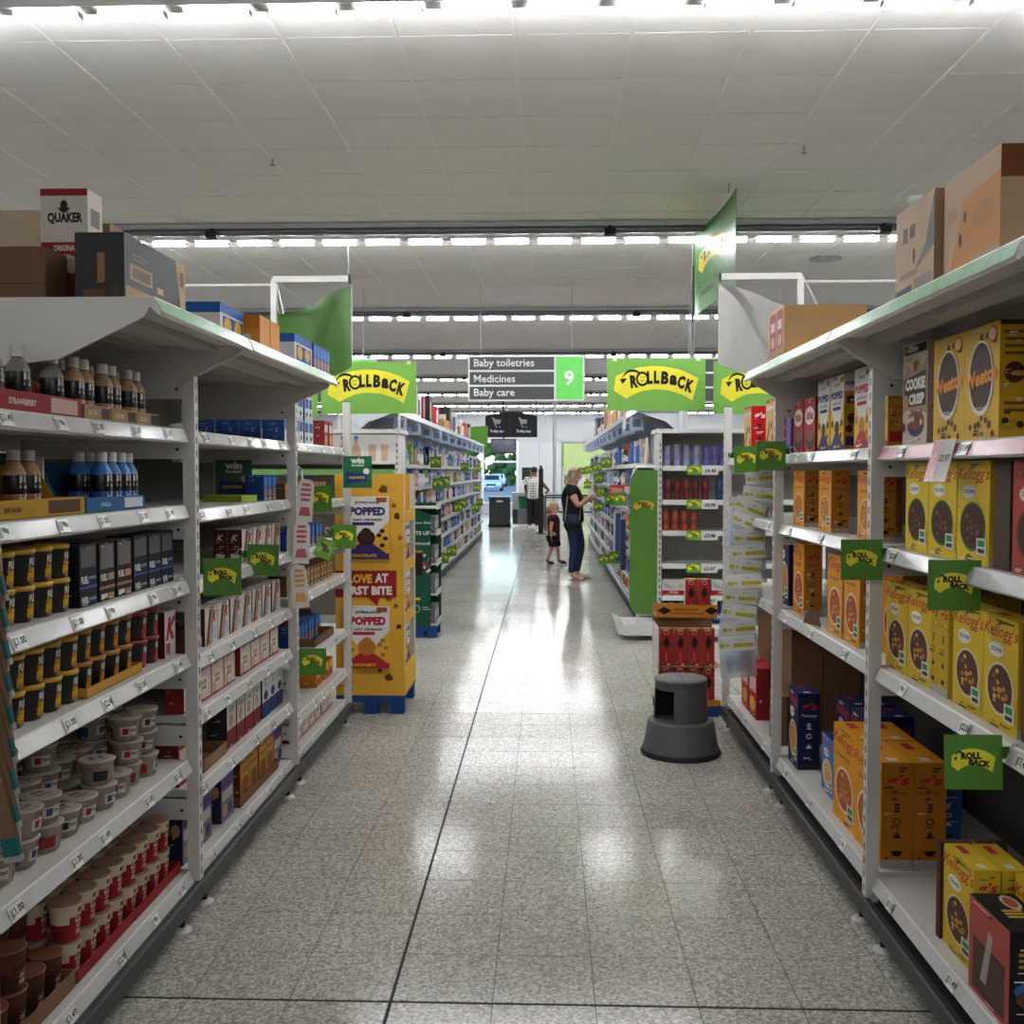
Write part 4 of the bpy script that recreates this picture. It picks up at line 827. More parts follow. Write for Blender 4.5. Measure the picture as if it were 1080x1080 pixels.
# price card clipped on the pink strip
b = MB(); b.box(-.07, .07, 0, .002, 0, .125, mat('#d3d2ce', .12)); f = planefn((-.07, -.0005, 0), (1, 0, 0), (0, 0, 1)); b.shape([(.005, .012), (.058, .012), (.058, .12), (.005, .12)], [(0, 1, 2, 3)], f, mat('#c06a72', .2)); f2 = planefn((-.07, -.001, 0), (1, 0, 0), (0, 0, 1)); b.text('£2.97', f2, .098, .07, .022, '#5a5a58', bold=.03); b.text('WAS', f2, .03, .08, .015, '#e0c8c8', bold=.02)
o = b.build('price_card', label='white and pink price card clipped under the yellow hoop cereal', cat='price card'); o.location = (1.125, 3.02, 1.62); o.rotation_euler = (R(-14), 0, -R(86))
# win cards
def wincard(x, y, z, rz, label, dark=False):
    b = MB(); g = mat('#14603a' if not dark else '#124a30', .4); b.box(-.09, .09, 0, .002, 0, .20, g); f = planefn((-.09, -.0006, 0), (1, 0, 0), (0, 0, 1)); f2 = planefn((-.09, -.0012, 0), (1, 0, 0), (0, 0, 1))  # dark gives a deeper green, the shelf's shade put into the card colour
    b.text('win', f, .09, .172, .036, '#d8e0d4', wid=.085, bold=.05); b.text('football', f, .09, .143, .016, '#c8d4c4', wid=.075, bold=.03); b.shape([(.02, .03), (.15, .04), (.15, .09), (.02, .10)], [(0, 1, 2, 3)], f, '#24356e'); b.text('SQUARES', f2, .085, .065, .018, '#c9a84a', wid=.1, bold=.04)
    b.shape([(.145 + .02 * math.cos(i * .7), .105 + .02 * math.sin(i * .7)) for i in range(9)], [tuple(range(9))], f, '#d8d4d0'); b.box(-.094, -.09, -.002, .006, .02, .2, mat('#c8ccc8', .2))
    o = b.build('prize_card', label=label, cat='card', group='green prize cards'); o.location = (x, y, z); o.rotation_euler.z = R(rz)
wincard(-1.19, 6.4, 1.545, 4, 'green win card hanging at the end of the left rack'); wincard(-1.56, 5.05, 1.506, 10, 'green win card standing in shadow on second left shelf', True)

# ------------------------------------------------------------ hanging strips
def bagmesh():
    h = MB(); h.box(-.085, .085, -.001, .001, -.075, 0, mat('#d4d2cc', .35)); f = planefn((-.085, -.0016, -.075), (1, 0, 0), (0, 0, 1))
    h.shape([(.07, .02), (.165, .02), (.165, .038), (.07, .038)], [(0, 1, 2, 3)], f, '#b3a62c'); h.shape([(.006, .02), (.03, .02), (.03, .04), (.006, .04)], [(0, 1, 2, 3)], f, '#a8b03a'); h.shape([(.035, .024), (.05, .024), (.05, .036), (.035, .036)], [(0, 1, 2, 3)], f, '#c9a83a'); h.text('SAVE', f, .1, .055, .008, '#7a7a76'); 
    g = MB(); rows = []
    for i in range(5):
        v = -.072 - i * .032; bul = [.003, .014, .018, .012, .004][i]
        rows.append([(u, -bul * math.sin((u + .085) / .17 * math.pi) - .003, v) for u in [-.085 + .034 * k for k in range(6)]])
    back = [[(x, -y, z) for x, y, z in r][::-1] for r in rows]
    ring = [r + q for r, q in zip(rows, back)]; g.grid(ring, mat('#c8ccd0', .12, 0, .1, alpha=.45), True, True)
    p = MB()
    for u, col in ((-.04, '#2a4a9a'), (.0, '#3a6ab8'), (.04, '#8a2a3a')): p.box(u - .014, u + .014, -.006, .004, -.17, -.09, col)
    return h.mesh('header_card'), g.mesh('clear_bag'), p.mesh('bag_contents')
hm, gm, pm = bagmesh()
n = 12
path = [(1.20 - .19 * (i / 11) + (.03 if i < 2 else 0), 5.92 - .04 * i, 1.66 - .079 * i - .02 * (i > 0)) for i in range(n)]
st = MB(); st.tube([(p[0], p[1] + .05, p[2]) for p in path] , .004, mat('#d8d8d4', .3), 6); st.tube([(1.19, 5.93, 1.66), (1.15, 5.90, 1.70)], .004, mat('#d8d8d4', .3), 6); st.build('hanging_strip', label='clear plastic strip holding hanging bags by the right rack', cat='clip strip')
for i, p in enumerate(path):
    t = thing('hanging_bag', p, f'clear bag with white header card on the right strip, {ORD[i]} from top', 'hanging bag', 'hanging bags on the right strip', R(random.uniform(-10, 14)))
    t.rotation_euler.y = R((22 if i in (2, 3) else random.uniform(-6, 8))); t.rotation_euler.x = R(-3); t.scale = (1.12, 1, 1.1)
    link('header_card', hm, t); link('clear_bag', gm, t); link('bag_contents', pm, t)
for i in range(4):
    p = (1.13 + .01 * i, 6.02 + .02 * i, 1.50 - i * .13)
    t = thing('hanging_bag', p, f'clear bag behind the main strip of bags, {ORD[i]} from top', 'hanging bag', 'bags on the rear strip', R(random.uniform(10, 25))); t.rotation_euler.y = R(random.uniform(-12, 4))
    link('header_card', hm, t); link('clear_bag', gm, t); link('bag_contents', pm, t)
def longcard(acc):
    b = MB(); w, h = .04, .215; pts = [(-w, 0), (w, 0), (w, h - .03), (w * .7, h - .006), (w * .3, h), (-w * .3, h), (-w * .7, h - .006), (-w, h - .03)]
    b.prism(pts, lambda u, v, q: (u, q, v), 0, .02, mat('#d5ccc6', .4)); f = planefn((0, -.0006, 0), (1, 0, 0), (0, 0, 1))
    for v, ww in ((.18, .04), (.155, .05), (.13, .05), (.105, .045)): b.shape([(-ww / 2, v), (ww / 2, v), (ww / 2, v + .014), (-ww / 2, v + .014)], [(0, 1, 2, 3)], f, acc)
    b.shape([(-.03, .03), (.03, .03), (.02, .075), (-.02, .075)], [(0, 1, 2, 3)], f, acc); return b.mesh('snack_card')
for i, (z, a, x) in enumerate(((1.395, '#b8606c', -1.225), (1.185, '#b8606c', -1.238), (.965, '#c99a5a', -1.232))):
    o = link('snack_card', longcard(a), None, f'white rounded card on the left clip strip, {("top one with pink print", "middle one with pink print", "bottom one with tan print")[i]}', 'card', 'cards on the left clip strip'); o.location = (x, 5.12 - i * .02, z); o.rotation_euler = (0, R((4, 2, -4)[i]), R(18))
b = MB(); b.tube([(-1.245, 5.16, 1.66), (-1.235, 5.16, 1.2), (-1.235, 5.14, .98)], .006, mat('#d8d8d4', .3), 6); b.tube([(-1.245, 5.16, 1.66), (-1.28, 5.19, 1.68)], .005, mat('#d8d8d4', .3), 6); b.build('clip_strip', label='thin clear strip of rounded cards by the second left post', cat='clip strip')
for i in range(9):
    b = MB(); z = 1.50 - i * .07; x = -1.215 + .007 * i
    b.prism([(-.018, 0), (.018, 0), (.012, .30), (-.012, .30)], lambda u, v, q: (u, q, v), 0, .012, '#6f5440'); b.box(-.018, .018, -.001, .013, .012, .055, '#1d5a58'); b.box(-.019, .019, -.001, .013, 0, .014, mat('#a8aaa8', .3, .5))
    o = b.build('snack_stick', label=f'brown snack stick with teal end at the left edge, {ORD[i]} from top', cat='snack stick', group='snack sticks at the left edge'); o.location = (x, 2.22 - .008 * i, z - .14); o.rotation_euler = (R(4), R(-9), 0)
b = MB(); b.tube([(-1.24, 2.26, 1.62), (-1.16, 2.19, .8)], .004, mat('#b8a890', .4), 6); b.tube([(-1.24, 2.26, 1.62), (-1.33, 2.30, 1.66)], .004, mat('#b8a890', .4), 6); b.build('clip_strip', label='thin strip of brown snack sticks at the left photo edge', cat='clip strip')

# ------------------------------------------------------------ header sheets at the rack ends
def sheet(s, col, back, lab, flab):
    P0 = Vector((s * (1.275 if s < 0 else 1.10), 6.68, 0)); P1 = Vector((s * 2.15, 7.75, 0)); rows = []; rb = []
    nrm = Vector((-(P1 - P0).y, (P1 - P0).x, 0)).normalized()
    if nrm.y > 0: nrm = -nrm
    for j in range(9):
        v = j / 8; r = []; r2 = []
        for i in range(13):
            u = i / 12; p = P0.lerp(P1, u) + nrm * (-.16 * math.sin(u * math.pi) * (1 - .5 * v) + .05 * v * math.sin(u * 2 * math.pi))
            z = 2.34 + .52 * v - .04 * u
            r.append((p.x, p.y, z)); q = p - nrm * .006; r2.append((q.x, q.y, z))
        rows.append(r); rb.append(r2)
    t = thing('header_sheet', (P0.x, P0.y, 2.34), lab, 'sign')
    b = MB(); b.grid(rows, col); b.build('sheet_face', t)
    b = MB(); b.grid([r[::-1] for r in rb], back); b.grid([rows[-1], rb[-1]], back); b.grid([[r[0] for r in rows], [r[0] for r in rb]], back); b.build('sheet_back', t)
    xo = P0.x; xi = s * (1.78 if s < 0 else 1.62)
    b = MB(); b.box(xo, xi, 6.64, 6.68, 2.875, 2.915, WHITE); b.build('top_tube', t)
    b = MB(); b.box(xo - .002 * s, xo + .012 * s, 6.637, 6.683, 2.872, 2.918, BLACK); b.build('end_cap', t)
    b = MB(); b.box(xi - .018, xi + .018, 6.645, 6.68, 2.06, 2.88, WHITE); b.build('upright', t)
    b = MB(); b.tube([(xi, 6.66, 2.89), (s * 2.0, 7.7, 2.84)], .02, WHITE, 6); b.build('side_arm', t)
    b = MB(); b.tube([(xi, 6.66, 2.86), (s * 3.0, 6.66, 2.86)], .011, WHITE, 6); b.build('cross_bar', t)
sheet(-1, mat('#4c7f27', .4), mat('#cfcdc8', .5), 'curved green header sheet at the far end of the left rack', 'white tube frame holding the green header sheet')
sheet(1, mat('#cbc9c4', .45), mat('#4c7f27', .4), 'curved white header sheet at the far end of the right rack', 'white tube frame holding the white header sheet')
# banner hung from the ceiling
t = thing('hanging_banner', (1.40, 8.7, 3.05), 'glossy green rollback banner hung from the ceiling over the right side', 'banner')
rows = []; rb = []
for j in range(7):
    v = j / 6
    rows.append([(1.345 + .10 * u + .05 * math.sin(u * math.pi) * (v - .3), 9.45 - 1.45 * u, 3.06 + .76 * v) for u in [i / 12 for i in range(13)]]); rb.append([(x + .004, y, z) for x, y, z in rows[-1]][::-1])
b = MB(); b.grid(rows, mat('#33702a', .3)); b.grid(rb, mat('#33702a', .3)); b.build('banner_sheet', t)
b = MB(); f = planefn((1.36 + .0, 9.40, 3.30), (0, -1, 0), (0, 0, 1)); f0 = f
def f(u, v): yy = 9.40 - u; uu = (9.45 - yy) / 1.45; vv = (v + .24) / .76; return (1.345 + .10 * uu + .05 * math.sin(uu * math.pi) * (vv - .3) - .0025, yy, 3.06 + .76 * vv)
f.n = Vector((-1, 0, 0)); rollback_art(b, f, 1.1, .42, GRN, mat('#c9b02c', .3)); b.build('banner_print', t)
b = MB()
for k, (u0, u1) in enumerate(((.1, .75), (.2, .7))): b.face([f(u0, -.02 - .09 * k), f(u1, -.02 - .09 * k), f(u1, .03 - .09 * k), f(u0, .03 - .09 * k)], '#2a4a22')
b.build('small_print', t)
for y in (8.05, 9.4):
    b = MB(); b.tube([(1.40, y, 3.8), (1.40, y, CEIL)], .004, STEEL, 5); b.build('wire', t)
for x, y, z0, z1, w_ in ((1.31, 9.35, 2.7, 3.5, 'beside the hanging green banner'), (-1.86, 9.6, 2.7, 3.5, 'behind the green header sheet')):
    b = MB(); b.tube([(x, y, z0), (x, y, z1)], .016, mat('#6a6c70', .4, .5), 8); b.tube([(x, y, z1), (x, y, CEIL)], .006, STEEL, 6); b.build('sign_pole', label='slim grey pole dropping from the ceiling ' + w_, cat='pole', group='grey ceiling poles')
# aisle signs
def aislesign(x, y, z, num, lines, label, w=1.36):
    h = .53; t = thing('aisle_sign', (x, y, z), label, 'sign', 'aisle signs')
    b = MB(); b.box(x, x + w, y, y + .03, z, z + h, mat('#d9dad8', .4)); b.build('sign_frame', t)
    for k, s_ in enumerate(lines):
        z1 = z + h - .02 - k * .172; p = MB(); p.box(x + .02, x + .985 * w * .75, y - .004, y, z1 - .148, z1, mat('#3a3b3d', .45)); o = p.build('panel', t)
        if s_:
            f = planefn((x, y - .005, z), (1, 0, 0), (0, 0, 1)); vs, fs, tw, th = glyphs(s_, .012); q = MB(); k_ = .115 / glyphs('Bby', .012)[3] ; q.shape([((a + tw / 2) * k_ + .07, c_ * k_ + z1 - z - .078) for a, c_ in vs], fs, f, '#dcdcda'); q.build('lettering', o)
    p = MB(); p.box(x + .755 * w, x + w - .02, y - .004, y, z + .02, z + h - .02, mat('#67d858', .45)); o = p.build('number_panel', t)
    if num: f = planefn((x, y - .005, z), (1, 0, 0), (0, 0, 1)); q = MB(); q.text(num, f, x * 0 + .868 * w, h * .5, .18, '#e8ece4', bold=.04); q.build('number', o)
    for dx in (.15, w - .15):
        b = MB(); b.tube([(x + dx, y + .015, z + h), (x + dx, y + .015, CEIL)], .0035, STEEL, 5); b.build('wire', t)
aislesign(-.925, 12.0, 2.47, '9', ['Baby toiletries', 'Medicines', 'Baby care'], 'grey aisle sign reading baby toiletries, medicines, baby care with green nine')
aislesign(-3.40, 12.2, 2.46, '', ['', '', ''], 'neighbouring aisle sign showing a green corner behind the left promotion sign')
aislesign(1.52, 12.2, 2.46, '', ['', '', ''], 'neighbouring aisle sign showing its white top behind the right promotion sign')

# ------------------------------------------------------------ step stool
x, y = .785, 5.98; t = thing('step_stool', (x, y, 0), 'round grey plastic step stool on the floor beside the right rack', 'step stool')
GP = mat('#4b4b4d', .55, 0, .06, scale=30)
b = MB(); b.lathe([(.232, .0), (.235, .012), (.228, .03)], 36, mat('#121212', .6), (x, y, .001)); b.build('rubber_base', t)
b = MB(); b.lathe([(.226, .03), (.217, .055), (.214, .06), (.193, .19), (.187, .2), (.178, .203)], 36, GP, (x, y, 0)); b.build('lower_step', t)
b = MB(); r0, r1 = .158, .150
angs = [R(-112 + 290 * i / 28) for i in range(29)]
b.grid([[(x + rr * math.cos(a), y + rr * math.sin(a), z) for a in angs] for rr, z in ((r0, .203), (r1, .43))], GP); b.grid([[(x + (rr - .008) * math.cos(a), y + (rr - .008) * math.sin(a), z) for a in angs[::-1]] for rr, z in ((r0, .203), (r1, .43))], mat('#2a2a2b', .7))
for a in (angs[0], angs[-1]): b.face([(x + q * math.cos(a), y + q * math.sin(a), z) for q, z in ((r0, .203), (r0 - .008, .203), (r1 - .008, .43), (r1, .43))], GP)
al = [R(178 + 70 * i / 8) for i in range(9)]
b.grid([[(x + rr * math.cos(a), y + rr * math.sin(a), z) for a in al] for rr, z in ((r1 + .001, .385), (r1, .43))], GP); b.build('upper_drum', t)
b = MB(); b.lathe([(.153, .428), (.156, .436), (.150, .444), (.1, .447)], 36, mat('#565658', .6, 0, .1, bump=.4, scale=120), (x, y, 0)); b.build('top_tread', t)
b = MB(); b.box(x - .002, x + .002, y - .14, y + .14, .446, .4485, '#38383a'); b.build('tread_groove', t)

# ------------------------------------------------------------ yellow cardboard display
PB = mat('#1d3f78', .5)
def pallet(t, x0, x1, y0, y1, z=.1):
    b = MB(); b.box(x0, x1, y0, y1, z - .025, z, PB); b.box(x0, x1, y0, y0 + .03, z - .05, z - .025, PB); p = b.build('pallet', t)
    for xx in (x0 + .05, (x0 + x1) / 2, x1 - .05):
        for yy in (y0 + .05, y1 - .05):
            b = MB(); b.box(xx - .045, xx + .045, yy - .045, yy + .045, 0.001, z - .025, PB); b.build('pallet_block', p)
X0, X1, Y0, Y1 = -1.43, -.965, 6.86, 7.46
t = thing('display_stand', ((X0 + X1) / 2, (Y0 + Y1) / 2, 0), 'yellow cardboard display stand of oat cereal on a blue pallet', 'display stand')
YC = mat('#d2a02c', .55)
pallet(t, X0, X1, Y0, Y1, .13)
b = MB(); b.box(X0, X1, Y0, Y0 + .02, .13, 1.63, YC); fp = b.build('front_panel', t)
rr = random.Random(3)
fy = lambda d: planefn((X0, Y0 - d, 0), (1, 0, 0), (0, 0, 1))
b = MB()
for u, v, r in ((.33, 1.53, .035), (.40, 1.42, .02), (.42, 1.35, .025), (.44, 1.2, .02), (.34, .93, .035), (.36, .79, .025), (.41, .74, .022), (.43, .6, .022), (.36, .25, .03), (.3, .3, .02), (.08, .2, .03), (.05, .9, .03)):
    b.shape([(u + r * rr.uniform(.6, 1.1) * math.cos(i * .7), v + r * rr.uniform(.6, 1.1) * math.sin(i * .7)) for i in range(9)], [tuple(range(9))], fy(.0008), rr.choice(['#4a2616', '#8a5a24', '#6a3a1c']))
b.build('printed_crumbs', fp)
def packboard(z, acc, flav, dark):
    c = Carton(.31, .025, .42, '#d8d6d2'); c.poly('F', [(0, 0), (1, 0), (1, .62), (.5, .2), (0, .62)], '#d9a73a'); c.poly('F', [(0, 0), (1, 0), (1, .06), (.55, .30), (.45, .30), (0, .06)], acc); c.rect('F', 0, 0, 1, .09, acc)
    c.ell('F', .5, .34, .2, .13, dark); c.ell('F', .5, .42, .12, .08, dark)
    for u, v in ((.85, .45), (.78, .38), (.92, .33), (.85, .22), (.12, .4), (.18, .3)): c.ell('F', u, v, .06, .035, dark, 9)
    c.rect('R', 0, 0, 1, 1, '#d0a030'); c.t('F', 'JORDANS', .53, .90, .055, '#26262c', wid=.55, bold=.03); c.t('F', 'POPPED', .53, .765, .14, acc, wid=.78, bold=.06); c.t('F', 'OAT CRUNCH', .53, .63, .04, '#22222a', wid=.62, bold=.04); c.rect('F', .2, .54, .68, .59, acc); c.t('F', flav, .45, .055, .05, '#e0b43c', wid=.55, bold=.04); c.rect('F', .72, .91, .95, .985, '#a04a28')
    o = link('pack_board', c.mesh('pack_board'), t); o.location = Vector((-1.215, Y0 - .0135, z)) - ORG[t]
packboard(1.06, PUR, 'CHOCOLATE', '#3a2018'); packboard(.32, '#a8242c', 'HONEY', '#b0742c')
b = MB(); b.box(X0, X1 - .05, Y0 - .008, Y0 - .001, .80, .98, mat('#8f2018', .5)); b.prism([(.22, .80), (.30, .80), (.285, .74)], lambda u, v, q: (X0 + u, q, v), Y0 - .008, Y0 - .001, mat('#8f2018', .5)); o = b.build('banner_board', t)
b = MB(); f = fy(.009); b.text('LOVE', f, .17, .925, .062, '#dcb63a', wid=.16, bold=.05); b.text('AT', f, .315, .93, .062, '#e4ded4', wid=.09, bold=.05); b.text('FIRST BITE', f, .22, .845, .06, '#e4ded4', wid=.33, bold=.05); b.build('lettering', o)
b = MB(); b.box(X0, X1, Y1 - .02, Y1, .13, 1.63, YC); b.build('back_panel', t)
b = MB(); b.box(X0, X0 + .02, Y0 + .02, Y1 - .02, .13, 1.63, YC); b.build('side_panel', t)
b = MB(); b.box(X1 - .03, X1, Y0 + .021, Y0 + .07, .3, 1.63, mat('#b9b6b0', .5)); b.box(X1 - .03, X1, Y1 - .07, Y1 - .021, .3, 1.63, mat('#b9b6b0', .5)); b.build('corner_strip', t)
for k, z in enumerate((.30, .66, 1.02, 1.36)):
    b = MB(); b.box(X0 + .02, X1 - .005, Y0 + .021, Y1 - .021, z - .02, z, YC); b.box(X1 - .01, X1, Y0 + .071, Y1 - .071, z - .06 if k else .13, z + .02, YC); b.build('display_shelf', t)
b = MB(); b.box(X1, X1 + .004, Y0 + .02, Y1 - .02, .13, .30, mat('#d8a830', .5)); b.build('base_lip', t)
for k, z in enumerate((.30, .66, 1.02)):
    for j in range(2):
        put((K_POPR, K_POPP)[(k + j) % 2], (X1 - .06, Y0 + .17 + j * .21, z + .001), R(90), f'oat cereal box inside the yellow display, {("bottom", "middle", "top")[k]} shelf, {("near", "far")[j]} one', 'cereal boxes in the yellow display')
# green display
X0, X1, Y0, Y1 = -1.44, -1.09, 10.05, 10.5
t = thing('display_stand', ((X0 + X1) / 2, (Y0 + Y1) / 2, 0), 'dark green cardboard display stand of air fresheners on a blue pallet', 'display stand')
GD = mat('#124a34', .5); pallet(t, X0, X1, Y0, Y1, .12)
b = MB(); b.prism([(X0, .12), (X1 - .06, .12), (X1 - .06, 1.22), (X0, 1.33)], lambda u, v, q: (u, q, v), Y0, Y0 + .015, GD); fp = b.build('front_panel', t)
f = planefn((X0, Y0 - .001, 0), (1, 0, 0), (0, 0, 1)); b = MB()
b.text('Fragrance that', f, .155, 1.14, .035, '#c8d4cc', wid=.29); b.text('LIGHTS UP', f, .155, 1.04, .04, '#d4dcd4', wid=.26, bold=.03); b.text('the mood', f, .165, .94, .035, '#c8d4cc', wid=.24); b.build('lettering', fp)
b = MB(); b.shape([(.05, .62), (.21, .62), (.21, .86), (.05, .86)], [(0, 1, 2, 3)], f, '#1c1412'); f2 = planefn((X0, Y0 - .0016, 0), (1, 0, 0), (0, 0, 1)); b.shape([(.05, .845), (.21, .845), (.21, .87), (.05, .87)], [(0, 1, 2, 3)], f2, '#b5762a')
for i in range(18): b.shape([(.26 + rr.uniform(-.04, .05) + .016 * math.cos(a), .73 + rr.uniform(-.09, .1) + .016 * math.sin(a)) for a in [q for q in range(6)]][:1] + [], [], f2, '#c9a0a0')
for i in range(18):
    cu, cv = .265 + rr.uniform(-.045, .05), .73 + rr.uniform(-.09, .1); b.shape([(cu + .016 * math.cos(a), cv + .016 * math.sin(a)) for a in range(6)], [tuple(range(6))], f2, rr.choice(['#a83a48', '#d0b0b0', '#d8cfc8']))
b.shape([(.05, .42), (.13, .42), (.12, .5), (.09, .55), (.06, .5)], [tuple(range(5))], f, '#c9a02a'); b.shape([(.04, .375), (.19, .375), (.19, .40), (.04, .40)], [(0, 1, 2, 3)], f, '#c9a83a')
for i in range(14):
    q = [(.15 + r_ * math.cos(a), .29 + r_ * math.sin(a)) for a in (i * .449, (i + 1) * .449) for r_ in (.03, .037)]; b.shape([q[0], q[1], q[3], q[2]], [(0, 1, 2, 3)], f, '#b8c8bc')
b.shape([(.21, .28), (.29, .28), (.29, .287), (.21, .287)], [(0, 1, 2, 3)], f, '#b8c8bc'); b.shape([(.21, .3), (.27, .3), (.27, .307), (.21, .307)], [(0, 1, 2, 3)], f, '#b8c8bc'); b.build('printed_picture', fp)
b = MB(); b.box(X0, X1, Y1 - .015, Y1, .12, 1.33, GD); b.build('back_panel', t)
for z in (.12, .42, .72, 1.02, 1.28):
    b = MB(); b.box(X0, X1, Y0 + .016, Y1 - .016, z, z + .015, mat('#b8b6b0')); b.box(X1 - .003, X1 + .002, Y0 + .02, Y1 - .02, z - .01, z + .05, mat('#c8c8c4')); b.build('display_shelf', t)
c = Carton(.09, .06, .17, '#8a8a90', '#6a6a70'); c.rect('F', .1, .3, .9, .7, '#c8c8cc'); k = ckind('freshener_pack', 'pack', c)
for q, z in enumerate((.135, .435, .735, 1.035)):
    for j in range(3): put(k, (X1 - .05, Y0 + .1 + j * .12, z + .001), R(90), f'grey air freshener pack in the green display, {ORD[q]} shelf up, {ORD[j]} from camera', 'packs in the green display')

# ------------------------------------------------------------ red box display behind the stool
X0, X1, Y0, Y1 = .745, 1.165, 6.86, 7.24
t = thing('display_stand', ((X0 + X1) / 2, (Y0 + Y1) / 2, 0), 'cardboard display of tall red boxes behind the grey step stool', 'display stand')
pallet(t, X0, X1, Y0, Y1, .07)
b = MB(); b.box(X0, X1, Y0, Y0 + .006, .07, .115, mat('#b8741c', .5)); b.build('base_strip', t)
for z in (.07, .335):
    b = MB(); b.box(X0, X1, Y0, Y1, z, z + .006, mat(KRAFT)); b.build('display_shelf', t)
b = MB(); b.box(X0, X0 + .008, Y0, Y1, .076, .60, mat('#cfc6bc', .5)); b.build('side_panel', t)
b = MB(); b.box(X0, X1, Y1 - .008, Y1, .076, .72, mat(KRAFT)); b.build('back_panel', t)
b = MB(); b.box(X0, X1, Y0 + .16, Y0 + .168, .655, .735, mat('#b8741c', .5)); b.box(X0, X1, Y0 + .16, Y1 - .008, .648, .655, mat(KRAFT)); o = b.build('header_strip', t)
f = planefn((X0, Y0 + .159, 0), (1, 0, 0), (0, 0, 1)); b = MB()
for u in (.06, .38): b.shape([(u - .05, .695), (u, .668), (u + .05, .695), (u, .722)], [(0, 1, 2, 3)], f, '#1c1816')
b.text('Festive Selection', f, .21, .705, .02, '#5a3210', wid=.16); b.shape([(.1, .674), (.33, .674), (.33, .68), (.1, .68)], [(0, 1, 2, 3)], f, '#5a3210'); b.build('lettering', o)
c = Carton(.082, .07, .25, '#9a2420', '#c9bdb4', '#b8803a'); c.poly('F', [(.5, .45), (.78, .62), (.5, .8), (.22, .62)], '#1a1614'); c.ell('F', .5, .9, .24, .06, '#b5806a', 12); c.ell('F', .5, .9, .17, .04, '#9a2420', 12); c.t('F', 'Festive', .5, .22, .22, '#c9908a', wid=.2, rot=math.pi / 2) if 0 else c.rect('F', .42, .1, .52, .36, '#b5605a'); K_RB = ckind('gift_box', 'gift box', c)
for i in range(4):
    put(K_RB, (X0 + .06 + i * .094, Y0 + .055, .342), R(-4 if i == 3 else 0), f'tall red box with black diamond, upper tier, {ORD[i]} from left', 'red boxes in the display')
    put(K_RB, (X0 + .06 + i * .094, Y0 + .055, .0775), 0, f'tall red box with black diamond, lower tier, {ORD[i]} from left', 'red boxes in the display')
for i in range(2): put(K_RB, (X0 + .25 + i * .09, Y0 + .245, .656), 0, f'red box standing on top of the display, {("left", "right")[i]} of two', 'red boxes on top')
# ------------------------------------------------------------ far racks (aisle nine)
FW = mat('#c3c6cc', .4); FB = mat('#a9adb6', .55)
CN = {'#d6d8da': 'white', '#b9c6d8': 'pale blue', '#3a6ab0': 'blue', '#1d2c54': 'navy', '#a8322e': 'red', '#c98a3a': 'orange', '#d8bc4a': 'yellow', '#8a7258': 'brown', '#6f9a4c': 'green', '#2a2a2e': 'black', '#c9b8a8': 'beige', '#8a5a80': 'purple', '#c990a0': 'pink'}
def fbox(c, c2):
    b = Carton(.11, .08, .17, c); b.rect('F', .15, .45, .85, .8, c2); b.rect('F', 0, 0, 1, .18, c2); b.rect('F', .3, .28, .7, .36, '#5a5a60'); return ckind('small_box', 'box', b)
def fbot(c, c2):
    b = MB(); b.lathe([(.032, 0), (.036, .01), (.036, .11), (.02, .14), (.014, .15)], 10, c); b.lathe([(.0364, .035), (.0364, .09)], 10, '#d8d8d6', cap=False); q = MB(); q.lathe([(.018, .148), (.018, .178), (.012, .184)], 10, c2)
    return Kind('small_bottle', 'bottle', [('bottle_body', b.mesh('bottle_body')), ('bottle_cap', q.mesh('bottle_cap'))], .075, .075, .185)
def fpou(c, c2):
    b = MB(); rows = []
    for i, (t_, w_) in enumerate(((.03, .062), (.036, .064), (.026, .062), (.012, .058), (.002, .056))):
        z = i * .045; rows.append([(w_ * math.cos(a), t_ * math.sin(a), z) for a in [k * math.pi / 5 for k in range(10)]])
    b.grid(rows, c, True, True); b.face(rows[0][::-1], c); b.face(rows[-1], c); f = planefn((-.04, -.037, .05), (1, 0, 0), (0, 0, 1)); b.shape([(0, 0), (.08, 0), (.08, .06), (0, .06)], [(0, 1, 2, 3)], f, c2)
    return Kind('soft_pack', 'pack', [('soft_pack', b.mesh('soft_pack'))], .075, .12, .18)
def ftub(c, c2):
    b = MB(); b.lathe([(.045, 0), (.048, .01), (.048, .12)], 12, c); b.lathe([(.0485, .03), (.0485, .085)], 12, '#d6d6d2', cap=False); q = MB(); q.lathe([(.05, .119), (.05, .142), (.046, .146)], 12, c2)
    return Kind('small_tub', 'tub', [('tub_body', b.mesh('tub_body')), ('lid', q.mesh('lid'))], .1, .1, .146)
pal = list(CN); FK = []
for fn_, nm_ in ((fbox, 'box'), (fbot, 'bottle'), (fpou, 'soft pack'), (ftub, 'tub')):
    for c_ in random.Random(nm_).sample(pal, 8): FK.append((fn_(c_, random.choice(['#d6d8da', '#3a6ab0', '#d8bc4a', '#a8322e'])), CN[c_] + ' ' + nm_, fn_, c_))
wts = [(3 if CN[q[3]] in ('white', 'pale blue', 'blue', 'beige') else 1.6 if CN[q[3]] in ('navy', 'brown', 'black') else 1.0) for q in FK]
FLV = [1.73, 1.46, 1.19, .92, .67, .42, .18]
SHN = ['top', 'second', 'third', 'fourth', 'fifth', 'sixth', 'bottom']
fr = random.Random(11); NK = {}
def nth(*k): NK[k] = NK.get(k, 0) + 1; return ORD[min(NK[k], 20) - 1]
